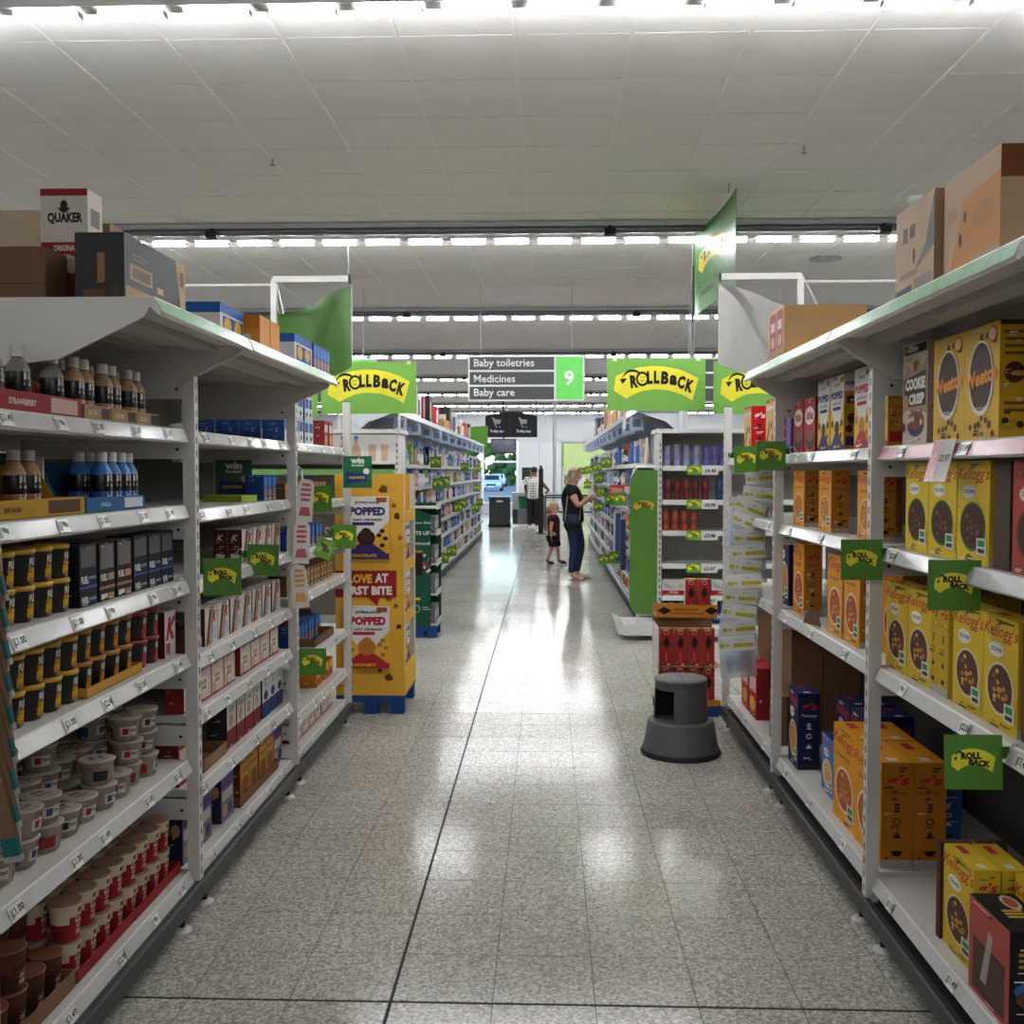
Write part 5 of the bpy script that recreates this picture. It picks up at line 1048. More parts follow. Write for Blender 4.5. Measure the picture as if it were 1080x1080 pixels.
for s, X0, ya, yb, nb, nm in ((-1, 1.62, 10.62, 25.6, 6, 'left'), (1, .97, 10.58, 24.0, 6, 'right')):
    bl = (yb - ya) / nb; XX = lambda t: s * (X0 + t)
    stuff = MB()
    for i in range(nb):
        y0, y1 = ya + i * bl, ya + (i + 1) * bl
        t = thing('far_shelving_bay', (XX(.2), (y0 + y1) / 2, 0), f'white shelving bay of the far {nm} rack, {ORD[i]} from the camera', 'shelving', 'far shelving bays')
        b = MB(); b.box(XX(.42), XX(.45), y0, y1, .05, 2.3, FB); b.build('back_panel', t)
        for y in (y0 + .02, (y0 + y1) / 2):
            b = MB(); b.box(XX(.38), XX(.42), y - .02, y + .02, .05, 2.3, FW); b.build('upright', t)
        for z in FLV:
            b = MB(); b.box(XX(0), XX(.42), y0 + .003, y1 - .003, z - .03, z, FW); sh = b.build('shelf', t)
            b = MB(); b.box(XX(-.012), XX(-.001), y0 + .006, y1 - .006, z - .045, z + .004, mat('#c9cdd2', .2)); b.build('price_strip', sh)
        b = MB(); b.box(XX(-.05), XX(.42), y0 + .003, y1 - .003, 2.27, 2.30, FW); b.box(XX(-.062), XX(-.051), y0 + .006, y1 - .006, 2.25, 2.31, mat('#dfe4ea', .15)); sh = b.build('top_shelf', t)
        for k in range(2):
            y = y0 + bl * (k + .5) / 2
            b = MB(); b.box(XX(-.08), XX(.07), y - .003, y, 2.09, 2.249, mat('#b9c6da', .3)); b.box(XX(-.045), XX(.035), y - .006, y - .003, 2.13, 2.21, mat('#6a7a94', .4)); b.build('hanging_label', sh)
            b = MB(); b.prism([(-.04, 2.27), (.42, 2.27), (.42, 1.98), (.36, 2.06), (.25, 2.16), (.08, 2.22)], lambda u, v, q: (XX(u), q, v), y0 + bl * k / 2 + .02, y0 + bl * k / 2 + .03, FW); b.build('bracket', t)
        b = MB(); b.box(XX(.0), XX(.40), y0, y1, .02, .14, mat('#3a3c42', .5)); b.build('kick_plate', t)
        # stock
        for q, z in enumerate(FLV):
            y = y0 + .06 + fr.uniform(0, .05); cur = None; left = 0
            while y < y1 - .07:
                if left <= 0: cur = fr.choices(FK, wts)[0]; left = fr.randint(2, 5)
                left -= 1; k, nme = cur[0], cur[1]
                if fr.random() < .07: y += .1; continue
                zs = min(fr.uniform(1.0, 1.35), .215 / k.h) if q else fr.uniform(1.0, 1.6); tt = .02 + k.d / 2 + fr.uniform(0, .03)
                if y < 15.4:
                    put(k, (XX(tt), y, z + .001), -s * R(90), f'{nme}, {nth(nme, q, nm)} along the {SHN[q]} shelf of the far {nm} rack', f'{nme} items on the far {nm} rack, {SHN[q]} shelf').scale.z = zs
                else:
                    h = k.h * zs; stuff.box(XX(tt - k.d / 2), XX(tt + k.d / 2), y - k.w * .46, y + k.w * .46, z + .001, z + h * .8, cur[3]); stuff.box(XX(tt - k.d / 4), XX(tt + k.d / 4), y - k.w * .25, y + k.w * .25, z + h * .8, z + h, '#d6d8da'); stuff.box(XX(tt - k.d / 2 - .001), XX(tt - k.d / 2), y - k.w * .3, y + k.w * .3, z + h * .25, z + h * .6, fr.choice(['#d6d8da', '#3a6ab0', '#d8bc4a']))
                y += max(k.w + .008, .085)
    stuff.build('packed_toiletries', None, f'mixed small packs filling the distant half of the far {nm} rack', 'packs', kind='stuff')
    # stock on the very top
    y = ya + .3; i = 0
    while y < yb - .4 and i < 20:
        w_ = fr.uniform(.2, .45); h = fr.uniform(.14, .42); colr = fr.choice(['#a07a55', '#8a6a48', '#d6d8da', '#2a2a2e', '#24407a', '#a8322e', '#c98a3a', '#c9b8a8'])
        c = Carton(w_, .3, h, colr); c.rect('F', .1, .2, .6, .8, fr.choice(['#d6d8da', '#a8322e', '#1d2c54', '#8a6a48'])); c.rect('R', .2, .2, .8, .7, '#c9b8a8'); c.rect('L', .2, .2, .8, .7, '#c9b8a8')
        put(ckind('stock_case', 'cardboard box', c), (XX(.14), y + w_ / 2, 2.301), -s * R(90), f'{CN.get(colr, "brown")} stock case on top of the far {nm} rack, {ORD[i]} from camera', f'stock cases on the far {nm} rack'); y += w_ + fr.choice([.01, .02, .2, .5]); i += 1
    # green tags down the rack
    spots = ((13.8, 1.765), (14.1, 1.47), (15.0, 1.49), (18.7, 1.72), (22, 1.70), (21.9, 1.28), (17.3, 1.03), (18.1, 1.07), (22.8, .95), (21.4, .88), (16.1, .38), (14.8, .38)) if s < 0 else \
            ((14.9, 1.77), (17.4, 1.71), (20.9, 1.67), (23.5, 1.65), (17.1, 1.52), (21.8, 1.35), (16.5, 1.31), (13.8, 1.27), (12.0, 1.32), (17.1, 1.05), (12.9, .56), (15.4, .32))
    spots = sorted(spots)
    for i, (y, z) in enumerate(spots):
        o = link('promotion_tag', tagm, None, f'small green rollback tag on the far {nm} rack, {ORD[i]} nearest to the camera', 'tag', f'green tags on the far {nm} rack'); o.location = (XX(-.115), y, z - .07); o.rotation_euler.z = R(fr.uniform(-10, 10)); o.scale = (1.1, 1, 1.1)
b = MB(); b.box(-.13, .13, 0, .004, 0, .13, '#b0402a'); f = planefn((-.13, -.0006, 0), (1, 0, 0), (0, 0, 1)); b.shape([(.02, .03), (.15, .04), (.15, .09), (.02, .1)], [(0, 1, 2, 3)], f, '#d08a7a'); b.shape([(.17, .02), (.23, .02), (.23, .11), (.17, .11)], [(0, 1, 2, 3)], f, '#c8ccd4'); o = b.build('promotion_tag', label='red sign card sticking out of the far right rack', cat='tag'); o.location = (.87, 12.1, 1.36)
for i, (y, z, col_, nm) in enumerate(((12.2, .78, mat('#1c2c50', .6), 'navy'), (13.4, .80, mat('#c9c8c4', .6), 'white'), (13.0, .82, mat('#2a4a86', .6), 'blue'))):
    b = MB(); b.prism([(-.06, .3), (.06, .3), (.10, -.25), (.03, -.3), (-.05, -.27), (-.10, -.3)], lambda u, v, q: (q, u, v), -.03, .03, col_); b.tube([(0, 0, .3), (.02, 0, .36), (.08, 0, .37)], .006, STEEL, 6)
    o = b.build('hanging_garment', label=f'{nm} baby garment hanging on the front of the far right rack', cat='garment', group='hanging garments'); o.location = (.90, y, z)
b = MB(); b.prism([(-.2, 0), (.2, 0), (.19, .16), (.1, .27), (0, .29), (-.12, .25)], lambda u, v, q: (q, u, v), -.03, .03, '#3f86cc'); b.box(.031, .033, -.12, .14, .02, .12, '#c98a6a'); b.box(.031, .034, -.05, .06, .12, .19, '#24502c')
o = b.build('toy_pack', label='round blue toy pack on the top shelf of the far left rack', cat='toy pack'); o.location = (-1.70, 14.9, 1.732)
# header sheets at the far ends
for s, X0, y, col_, nm in ((-1, 1.62, 25.9, mat('#3f6a1c', .5), 'green'), (1, .97, 24.4, mat('#a9a9a8', .5), 'grey')):
    b = MB(); xa = s * (X0 - .12); b.prism([(xa, 2.12), (xa, 2.8), (xa + s * 1.1, 2.72), (xa + s * 1.1, 2.2)], lambda u, v, q: (u, q, v), y, y + .02, col_); b.box(xa + s * .9, xa + s * .93, y + .021, y + .05, .0, 2.75, FW); b.build('end_header', label=f'{nm} header sheet at the far end of aisle nine', cat='sign')

# ------------------------------------------------------------ end displays
def endcap(xl, xr, y, depth, label, post_side):
    t = thing('end_display', ((xl + xr) / 2, y + depth / 2, 0), label, 'end display')
    EW = mat('#d2d1cd', .45)
    b = MB(); b.box(xl, xr, y + depth - .03, y + depth, .1, 2.02, mat('#9c978f', .6)); b.build('back_panel', t)
    for x in (xl, xr - .035):
        b = MB(); b.box(x, x + .035, y, y + .05, .1, 2.02, EW); 
        z = .15
        while z < 1.95: b.box(x + .013, x + .023, y - .001, y, z, z + .03, SLOT); z += .06
        b.build('post', t)
        b = MB(); b.box(x + .005, x + .03, y + .05, y + depth - .03, .1, 2.02, EW); b.build('side_panel', t)
    b = MB(); b.box(xl - .02, xr + .02, y - .03, y + depth, 2.02, 2.06, EW); b.build('top_cap', t)
    b = MB(); b.box(xl, xr, y - .05, y + depth, .04, .16, EW); b.box(xl - .05, xr + .05, y - .09, y - .05, .06, .13, mat('#c9c7c2', .4)); b.build('base', t)
    for x in (xl + .06, xr - .06):
        b = MB(); b.lathe([(.02, 0.001), (.02, .04)], 8, BLACK, (x, y + .05, 0)); b.build('foot', t)
    return t
XL, XR = 1.08, 2.62
te = endcap(XL, XR, 10.0, .5, 'white end display of shampoo and mouthwash at the start of the right far rack', -1)
prices = ['£4.48', '£6.98', '£3.98', '£3.47', '£1.50']
for k, z in enumerate((1.70, 1.37, 1.07, .75, .44)):
    b = MB(); b.box(XL + .036, XR - .036, 9.97, 10.46, z - .025, z, mat('#d2d1cd', .45)); sh = b.build('shelf', te)
    b = MB(); b.box(XL + .04, XR - .04, 9.955, 9.969, z - .045, z + .004, mat('#d8dbd6', .2)); b.build('price_strip', sh)
    b = MB(); b.box(XL + .27, XL + .41, 9.946, 9.953, z - .085, z + .01, mat('#5a9a34', .4)); f = planefn((XL + .27, 9.9455, z - .085), (1, 0, 0), (0, 0, 1)); rollback_art(b, f, .14, .095, GRN, SYEL, two=True); b.build('promotion_ticket', sh)
    b = MB(); b.box(XL + .41, XL + .57, 9.946, 9.953, z - .085, z + .005, mat('#d4d4d0', .3)); f = planefn((XL + .41, 9.9455, z - .085), (1, 0, 0), (0, 0, 1)); b.text(prices[k], f, .085, .04, .036, '#242424', bold=.03); b.build('price_ticket', sh)
def sham(c, cap, h=.2):
    b = MB(); b.lathe([(.030, 0), (.034, .008), (.034, h * .8), (.028, h * .9)], 14, mat(c, .35)); b.lathe([(.0345, h * .3), (.0345, h * .55)], 14, mat(cap, .4), cap=False); q = MB(); q.lathe([(.03, h * .89), (.03, h), (.027, h * 1.01)], 14, mat(cap, .35))
    return Kind('shampoo_bottle', 'bottle', [('bottle_body', b.mesh('bottle_body')), ('bottle_cap', q.mesh('bottle_cap'))], .07, .07, h)
def endrow(k, n, x0, dx, z, desc, y=10.02, deep=1):
    for i in range(n): put(k, (x0 + i * dx, y + .035, z + .001), 0, f'{desc}, {ORD[i]} from left on the right end display' if n > 1 else f'{desc} on the right end display', desc + 's')
endrow(sham('#8a88b4', '#7a78a8'), 4, XL + .09, .095, 1.70, 'lilac shampoo bottle'); endrow(sham('#5a5698', '#4a4688'), 4, XL + .47, .08, 1.70, 'violet shampoo bottle')
endrow(sham('#7a1c1c', '#5c1414'), 5, XL + .1, .09, 1.37, 'dark red shampoo bottle'); endrow(sham('#1d3f6a', '#16305a'), 1, XL + .60, .09, 1.37, 'blue bottle beside dark red ones'); endrow(sham('#b8482c', '#8a3a2a'), 4, XL + .08, .09, 1.07, 'orange shampoo bottle')
endrow(sham('#1d3f6a', '#16305a'), 1, XL + .68, .09, 1.07, 'blue bottle at the right of the orange ones')
c = Carton(.23, .09, .15, '#c9c6c0', '#b8b4ae'); c.rect('F', 0, 0, 1, .3, '#b01c24'); c.t('F', 'TOTAL', .5, .16, .16, '#e0d8d4', wid=.4, bold=.03); c.poly('F', [(.05, .9), (.6, .4), (.1, .5)], '#a8a8a6'); c.ell('F', .8, .6, .12, .2, '#b8b09a', 10); k = ckind('toothpaste_box', 'box', c)
for i in range(3): put(k, (XL + .16 + i * .24, 10.07, .441), 0, f'white and red toothpaste box, {ORD[i]} from left on the right end display', 'toothpaste boxes')
def mouth():
    b = MB(); b.lathe([(.04, 0), (.044, .01), (.044, .14), (.03, .17), (.016, .185)], 12, mat('#16264a', .2)); b.lathe([(.0445, .04), (.0445, .1)], 12, mat('#5a86b0', .4), cap=False); b.lathe([(.0447, .06), (.0447, .08)], 12, '#d0d4d8', cap=False); q = MB(); q.lathe([(.02, .183), (.02, .21), (.016, .214)], 10, '#1a1c22'); return Kind('mouthwash_bottle', 'bottle', [('bottle_body', b.mesh('bottle_body')), ('bottle_cap', q.mesh('bottle_cap'))], .09, .09, .21)
km = mouth()
for i in range(7): put(km, (XL + .09 + i * .1, 10.06, .161), 0, f'navy mouthwash bottle, {ORD[i]} from left at the foot of the end display', 'mouthwash bottles')
b = MB(); b.box(.74, 1.075, 9.95, 10.45, .05, .16, mat('#d2d1cd', .45)); b.prism([(.70, .06), (.74, .06), (.74, .17), (.66, .20)], lambda u, v, q: (u, q, v), 9.95, 10.45, mat('#c9c7c2', .4)); b.build('side_base', te)
t = thing('side_sign', (.93, 9.98, .26), 'tall plain green side panel with small rollback logo beside the end display', 'sign')
b = MB(); pts = [(.805, .36), (.83, .30), (.87, .26), (1.07, .26), (1.07, 1.66), (.87, 1.66), (.83, 1.62), (.805, 1.56)]
b.prism(pts, lambda u, v, q: (u, q, v), 9.975, 9.985, mat('#4a7a22', .45)); b.build('panel', t)
b = MB(); f = planefn((.825, 9.9735, 1.24), (1, 0, 0), (0, 0, 1)); rollback_art(b, f, .23, .15, GRN, mat('#c9a82c', .5), two=True); b.build('logo_print', t)
b = MB(); b.tube([(.83, 9.99, 1.58), (.845, 9.99, 1.66), (.88, 9.99, 1.69), (1.06, 9.99, 1.69)], .012, mat('#d4d4d0', .3), 8); b.tube([(.88, 9.985, .26), (.88, 9.985, .17), (1.03, 9.985, .17)], .012, mat('#d4d4d0', .3), 8); b.build('side_frame', t)
# left end display
XL2, XR2 = -3.1, -1.45
te = endcap(XL2, XR2, 10.55, .05, 'white end display with pictured lotion header behind the yellow stand', 1) if 0 else endcap(XL2, XR2, 9.98, .55, 'white end display with pictured lotion header behind the yellow stand', 1)
b = MB(); b.box(XL2 + .036, XR2 - .036, 9.99, 10.0, 1.72, 2.01, mat('#d9d8d4', .45)); hd = b.build('header_board', te)
b = MB(); f = planefn((-2.12, 9.9892, 1.72), (1, 0, 0), (0, 0, 1))
for u in (.12, .25): b.shape([(u - .05, .01), (u + .05, .01), (u + .045, .14), (u + .015, .2), (u + .015, .24), (u - .015, .24), (u - .015, .2), (u - .045, .14)], [tuple(range(8))], f, '#c9a888')
f = planefn((-2.12, 9.9886, 1.72), (1, 0, 0), (0, 0, 1))
for u in (.12, .25): b.shape([(u - .018, .24), (u + .018, .24), (u + .018, .275), (u - .018, .275)], [(0, 1, 2, 3)], f, '#4a7ab8')
for u in (.41, .53): b.shape([(u - .03, .03), (u + .03, .03), (u + .038, .19), (u - .038, .19)], [(0, 1, 2, 3)], f, '#cfae96')
b.build('printed_picture', hd)
for z in (1.66, 1.3, .95, .6):
    b = MB(); b.box(XL2 + .036, XR2 - .036, 9.90, 10.46, z - .025, z, mat('#d2d1cd', .45)); sh = b.build('shelf', te); b = MB(); b.box(XL2 + .04, XR2 - .04, 9.885, 9.899, z - .045, z + .01, mat('#6f9c58', .3)); b.build('price_strip', sh)
c = Carton(.16, .1, .24, '#b9aea4', '#8a1f22'); c.rect('F', 0, .6, 1, 1, '#a8242a'); c.rect('F', .3, .15, .8, .45, '#d8ccc4'); k = ckind('product_box', 'box', c)
for i in range(3): put(k, (-1.98 + i * .18, 10.02, 1.301), 0, f'red and cream box on the left end display, {ORD[i]} from left', 'boxes on the left end display')

# ------------------------------------------------------------ far end of the shop
t = thing('overhead_sign', (-1.13, 32.3, 2.72), 'black arched overhead sign with trolley pictures near the far wall', 'sign')
b = MB(); n = 12; pts = [(-1.95, 2.72), (-.31, 2.72), (-.31, 3.38)] + [(-.31 - 1.64 * i / n, 3.38 + .14 * math.sin(math.pi * i / n)) for i in range(1, n)] + [(-1.95, 3.38)]
b.prism(pts, lambda u, v, q: (u, q, v), 32.3, 32.36, mat('#17181a', .5)); b.build('sign_board', t)
b = MB(); b.box(-1.20, -1.18, 32.29, 32.3, 2.72, 3.5, '#2c2e30'); f = planefn((0, 32.285, 0), (1, 0, 0), (0, 0, 1))
for cx, s_ in ((-1.57, 'Trolley stop'), (-.74, 'Trolley stop')):
    b.text(s_, f, cx, 2.90, .12, '#c8cacc', wid=.46, bold=.02)
    b.shape([(cx - .1, 3.3), (cx + .12, 3.26), (cx + .09, 3.14), (cx - .06, 3.14)], [(0, 1, 2, 3)], f, '#8a8c90'); b.shape([(cx - .17, 3.34), (cx - .1, 3.34), (cx - .03, 3.06), (cx - .06, 3.06)], [(0, 1, 2, 3)], f, '#8a8c90')
    for dx in (-.02, .08): b.shape([(cx + dx + .025 * math.cos(i), 3.04 + .025 * math.sin(i)) for i in range(6)], [tuple(range(6))], f, '#8a8c90')
b.build('lettering', t)
for x in (-1.4, -.33):
    b = MB(); b.tube([(x, 32.33, 3.4), (x, 32.33, CEIL)], .015, '#3a3c40', 6); b.build('rod', t)
t = thing('wall_screen', (-1.4, 32, 2.2), 'dark television screen hanging under the arched sign', 'screen')
b = MB(); b.box(-1.75, -.97, 32, 32.06, 2.20, 2.66, BLACK); b.build('screen_body', t); b = MB(); b.box(-1.72, -1.0, 31.99, 32.0, 2.23, 2.63, mat('#3c3e52', .2, 0, .4, scale=4)); b.build('screen_panel', t); b = MB(); b.tube([(-1.36, 32.03, 2.66), (-1.36, 32.03, CEIL)], .02, BLACK, 6); b.build('drop_pole', t)
b = MB(); b.box(.66, 2.5, 39.93, 39.99, .25, 2.72, mat('#a6bd7c', .6)); b.box(.60, .66, 39.92, 39.99, 0, 2.76, mat('#7f9a55', .6)); b.build('wall_panel', label='pale green wall panel at the far end of the shop', cat='wall panel')
def cyl(name, x, y, z0, z1, r, m_, label, cat): b = MB(); b.tube([(x, y, z0), (x, y, z1)], r, m_, 10); b.lathe([(r * 2, 0), (r * 2, .02)], 10, m_, (x, y, z0)); b.build(name, label=label, cat=cat)
cyl('column', .22, 31, 0, CEIL, .05, mat('#8f9498', .4), 'slim grey column from floor to ceiling near the far wall', 'column')
t = thing('barrier_post', (-.16, 27, 0), 'thick black barrier post standing at the end of the aisle', 'post'); b = MB(); b.box(-.22, -.10, 26.94, 27.06, 0.02, 1.72, BLACK); b.tube([(-.16, 27, 1.72), (-.16, 27, 1.8)], .035, BLACK, 8); b.build('post_body', t); b = MB(); b.box(-.30, -.02, 26.86, 27.14, 0, .02, BLACK); b.build('foot_plate', t)
t = thing('barrier_rail', (.6, 28.4, 0), 'black metal barrier railing behind the boy', 'railing'); RM = mat('#2c2e32', .4, .3)
for z in (.52, .92, .98):
    b = MB(); b.tube([(-.05, 28.4, z), (1.3, 28.4, z)], .025, RM, 6); b.build('rail', t)
for x in (-.05, .6, 1.3):
    b = MB(); b.tube([(x, 28.4, 0), (x, 28.4, .98)], .025, RM, 6); b.build('rail_post', t)
def slab(name, args, m_, label, cat, extra=None):
    t = thing(name, ((args[0] + args[1]) / 2, (args[2] + args[3]) / 2, args[4]), label, cat); b = MB(); b.box(*args, m_); b.build('body', t)
    if extra: extra(t)
    return t
def ex(t):
    b = MB(); b.box(-1.72, -1.08, 29.9, 30.7, .86, .90, mat('#3a3c40', .3)); b.build('top', t); b = MB(); b.box(-1.48, -1.30, 29.985, 29.999, .74, .80, '#b8babc'); b.build('label_plate', t); b = MB(); b.box(-1.72, -1.08, 29.98, 30.65, 0.002, .1, BLACK); b.build('plinth', t)
slab('checkout_unit', (-1.70, -1.10, 30, 30.6, .1, .86), mat('#2c2d2f', .5), 'dark grey checkout unit by the far window', 'checkout', ex)
def ex2(t):
    b = MB(); b.box(-1.05, -.32, 30.2, 30.9, .98, 1.02, mat('#b8bcc0', .25, .6)); b.build('counter_top', t); b = MB(); b.box(-1.02, -.36, 30.195, 30.199, .1, .52, mat('#1a1c20', .3)); b.build('lower_panel', t); b = MB(); b.box(-.86, -.46, 29.86, 30.194, .1, .56, mat('#5a6066', .4)); b.build('ledge', t)
slab('checkout_counter', (-1.02, -.35, 30.2, 30.8, .08, .98), mat('#8f969e', .3, .5), 'silver checkout counter behind the green basket', 'checkout', ex2)
b = MB(); b.prism([(-.80, .561), (-.52, .561), (-.48, .90), (-.84, .90)], lambda u, v, q: (u, q, v), 29.9, 30.19, mat('#0f5a3c', .5)); b.box(-.85, -.47, 29.88, 30.19, .89, .915, mat('#0c4a30', .5)); b.build('shopping_basket', label='green shopping basket in front of the silver counter', cat='basket')
slab('till_stand', (-.33, -.09, 30.3, 30.7, 0.001, .95), mat('#131416', .5), 'black till stand between the counter and the man', 'till', lambda t: [MB().box(-.32, -.12, 30.35, 30.4, 1.05, 1.32, '#16181a').box(-.24, -.20, 30.36, 30.39, .95, 1.05, '#16181a').box(-.31, -.2, 30.345, 30.35, 1.08, 1.24, '#86c04a').build('till_screen', t)])
t = thing('payment_screen', (-.62, 35, 1.4), 'dark information screen on a thin stand behind the checkouts', 'screen'); b = MB(); b.box(-.86, -.42, 35, 35.05, 1.35, 1.78, '#232524'); b.build('screen_body', t); b = MB(); b.box(-.58, -.45, 34.99, 35, 1.4, 1.74, '#4a6a3a'); b.build('screen_panel', t); b = MB(); b.box(-.68, -.6, 35.0, 35.05, 0, 1.35, '#3a3c3e'); b.build('stand', t)
b = MB(); b.box(-.05, .25, 28.9, 29.3, 0.001, .62, mat('#8a6244', .6)); b.box(-.05, .25, 28.899, 28.9, .3, .31, '#5a3c28'); b.box(.0, .2, 28.95, 29.25, .62, .63, '#7a5438'); b.build('carton', label='brown carton on the floor behind the black barrier post', cat='cardboard box')
t = thing('magazine_rack', (1.0, 33, 0), 'white magazine rack in front of the pale green wall panel', 'rack')
for z in (.3, .75, 1.2, 1.6):
    b = MB(); b.box(.5, 1.7, 33, 33.35, z - .03, z, '#b8bcc0'); b.box(.5, 1.7, 32.98, 33, z - .03, z + .06, '#c8cacc'); b.build('shelf', t)
for x in (.5, 1.66):
    b = MB(); b.box(x, x + .04, 33, 33.4, 0, 1.8, '#c8cacc'); b.build('side', t)
for i in range(8):
    c = Carton(.12, .05, .28, fr.choice(['#d6d8da', '#a8322e', '#3a3a40', '#c9b8a8'])); c.rect('F', .1, .2, .9, .7, fr.choice(['#d6d8da', '#8a5a50', '#6a6a70'])); put(ckind('magazine', 'magazine', c), (.6 + .14 * i, 33.1, 1.201), 0, f'magazine on the white rack by the far wall, {ORD[i]} from left', 'magazines on the rack')
# trolley by the man
t = thing('shopping_trolley', (.15, 30.2, 0), 'grey wire shopping trolley held by the man at the checkout', 'trolley')
b = MB()
for z, g in ((.62, .02), (.8, .0), (1.0, -.03)):
    b.tube([(-.02 + g, 29.95, z), (.32 - g, 29.95, z), (.32 - g, 30.45, z), (-.02 + g, 30.45, z), (-.02 + g, 29.95, z)], .008, STEEL, 5)
for k in range(5): b.tube([(.0 + .075 * k, 29.95, .62), (.0 + .075 * k, 29.95, 1.0)], .005, STEEL, 5); b.tube([(.0 + .075 * k, 30.45, .62), (.0 + .075 * k, 30.45, 1.0)], .005, STEEL, 5)
b.build('wire_basket', t); b = MB(); b.tube([(-.05, 29.95, 1.03), (-.05, 30.45, 1.03)], .014, BLACK, 6); b.build('handle', t)
b = MB(); b.tube([(.0, 29.98, .62), (.05, 29.98, .2), (.3, 29.98, .14)], .012, STEEL, 6); b.tube([(.0, 30.42, .62), (.05, 30.42, .2), (.3, 30.42, .14)], .012, STEEL, 6); b.build('chassis', t)
for xx in (.05, .3):
    for yy in (29.98, 30.42):
        b = MB(); b.tube([(xx, yy - .015, .06), (xx, yy + .015, .06)], .058, BLACK, 12); b.tube([(xx, yy, .06), (xx, yy, .2)], .01, STEEL, 5); b.build('wheel', t)

# ------------------------------------------------------------ outside
b = MB(); b.box(-70, 60, 40.3, 190, -.3, -.05, mat('#6e7276', .9)); b.build('car_park_ground', kind='structure')
def car(x, y, col_, label, rz):
    t = thing('parked_car', (x, y, -.05), label, 'car', 'parked cars'); P = mat(col_, .25, .2)
    b = MB(); prof = [(-2.1, .3), (-2.15, .6), (-2.0, .78), (-1.1, .92), (-.5, 1.38), (.9, 1.42), (1.7, 1.0), (2.05, .9), (2.1, .4), (1.9, .28), (-1.9, .28)]
    rows = []
    for q, k in ((-.86, .92), (-.8, 1.0), (.8, 1.0), (.86, .92)): rows.append([(x + q * (1 if v < .95 else .82), y + u * k, v * (1 if k == 1 else .99) - .05) for u, v in prof])
    b.grid(rows, P, True, True); b.face(rows[0][::-1], P); b.face(rows[-1], P); b.build('body', t)
    b = MB(); b.face([(x - .62, y - 1.06, .90), (x + .62, y - 1.06, .90), (x + .58, y - .56, 1.30), (x - .58, y - .56, 1.30)], mat('#10161c', .08)); b.build('windscreen', t)
    for sx in (-1, 1):
        b = MB(); b.ball((x + sx * .62, y - 2.07, .62), (.16, .06, .08), mat('#e4e8ec', .1)); b.build('headlight', t)
    b = MB(); b.box(x - .4, x + .4, y - 2.17, y - 2.12, .42, .58, BLACK); b.build('grille', t); b = MB(); b.box(x - .26, x + .26, y - 2.19, y - 2.17, .32, .42, '#d6d8d4'); b.build('number_plate', t)
    for sx in (-.8, .8):
        for yy in (-1.35, 1.3):
            b = MB(); b.tube([(x + sx - .1, y + yy, .27), (x + sx + .1, y + yy, .27)], .31, BLACK, 14); b.build('wheel', t)
car(-4.7, 88, '#a9c4dc', 'pale blue car parked facing the far window', 0); car(-5.4, 112, '#d6dade', 'white car parked farther behind the pale blue car', 0); car(-8.6, 90, '#5a6a80', 'grey blue car parked left of the pale blue car', 0); car(-1.9, 100, '#3a4048', 'dark car parked behind and right of the pale blue car', 0)
for i, (x, y, h, r, col_) in enumerate(((-8, 128, 9, 3.6, '#3f6a2c'), (-17, 134, 11, 4.4, '#4a7a34'), (1.5, 130, 8, 3.4, '#35582a'), (-27, 128, 9, 4.0, '#567f3a'), (-5, 152, 13, 5, '#2f5030'))):
    t = thing('tree', (x, y, -.05), f'leafy green tree beyond the car park, {("nearest the window middle", "second from left", "rightmost", "leftmost", "tallest behind")[i]}', 'tree', 'trees outside')
    b = MB(); b.tube([(x, y, -.05), (x + .1, y, h * .4), (x, y, h * .6)], [.3, .22, .12], '#4a3a2a', 8); b.build('trunk', t)
    b = MB(); q = random.Random(i)
    for k in range(46):
        a, e = q.uniform(0, 6.28), q.uniform(-.9, 1.2); rr_ = r * q.uniform(.4, 1.0)
        c_ = Vector((x + rr_ * math.cos(a) * math.cos(e), y + rr_ * math.sin(a) * math.cos(e), h * .62 + rr_ * .8 * math.sin(e)))
        b.ball(c_, (q.uniform(.6, 1.2), q.uniform(.6, 1.2), q.uniform(.5, .9)), mat(col_, .8, 0, .3), 7, 4)
    b.build('crown', t)
t = thing('hedge', (-10, 121, -.05), 'tall dark green hedge along the far side of the car park', 'hedge'); b = MB(); q = random.Random(2)
for k in range(330): b.ball((-30 + q.uniform(0, 42), 121 + q.uniform(-1.4, 1.4), abs(q.gauss(0, 3.2))), (q.uniform(.4, .9), .7, q.uniform(.4, .8)), mat('#2f5228', .9, 0, .3), 7, 4)
b.build('foliage', t)
# ------------------------------------------------------------ people
RS = 1.2
SKIN = mat('#c99a82', .5); DSKIN = mat('#6a4632', .5)
def skin(nodes, edges, sub=2):
    names = list(nodes); me = bpy.data.meshes.new('s'); me.from_pydata([nodes[n][0] for n in names], [(names.index(a), names.index(b)) for a, b in edges], [])
    ob = bpy.data.objects.new('s', me); COL.objects.link(ob); ob.modifiers.new('k', 'SKIN'); sv = me.skin_vertices[0].data
    for i, n in enumerate(names):
        r = nodes[n][1]; r = r if isinstance(r, tuple) else (r, r); sv[i].radius = (r[0] * RS, r[1] * RS); sv[i].use_root = i == 0
    md = ob.modifiers.new('u', 'SUBSURF'); md.levels = sub; md.render_levels = sub
    bpy.context.view_layer.update(); dg = bpy.context.evaluated_depsgraph_get(); ev = bpy.data.meshes.new_from_object(ob.evaluated_get(dg))
    vs = [tuple(v.co) for v in ev.vertices]; fs = [tuple(p.vertices) for p in ev.polygons]
    bpy.data.objects.remove(ob); bpy.data.meshes.remove(me); bpy.data.meshes.remove(ev); return vs, fs
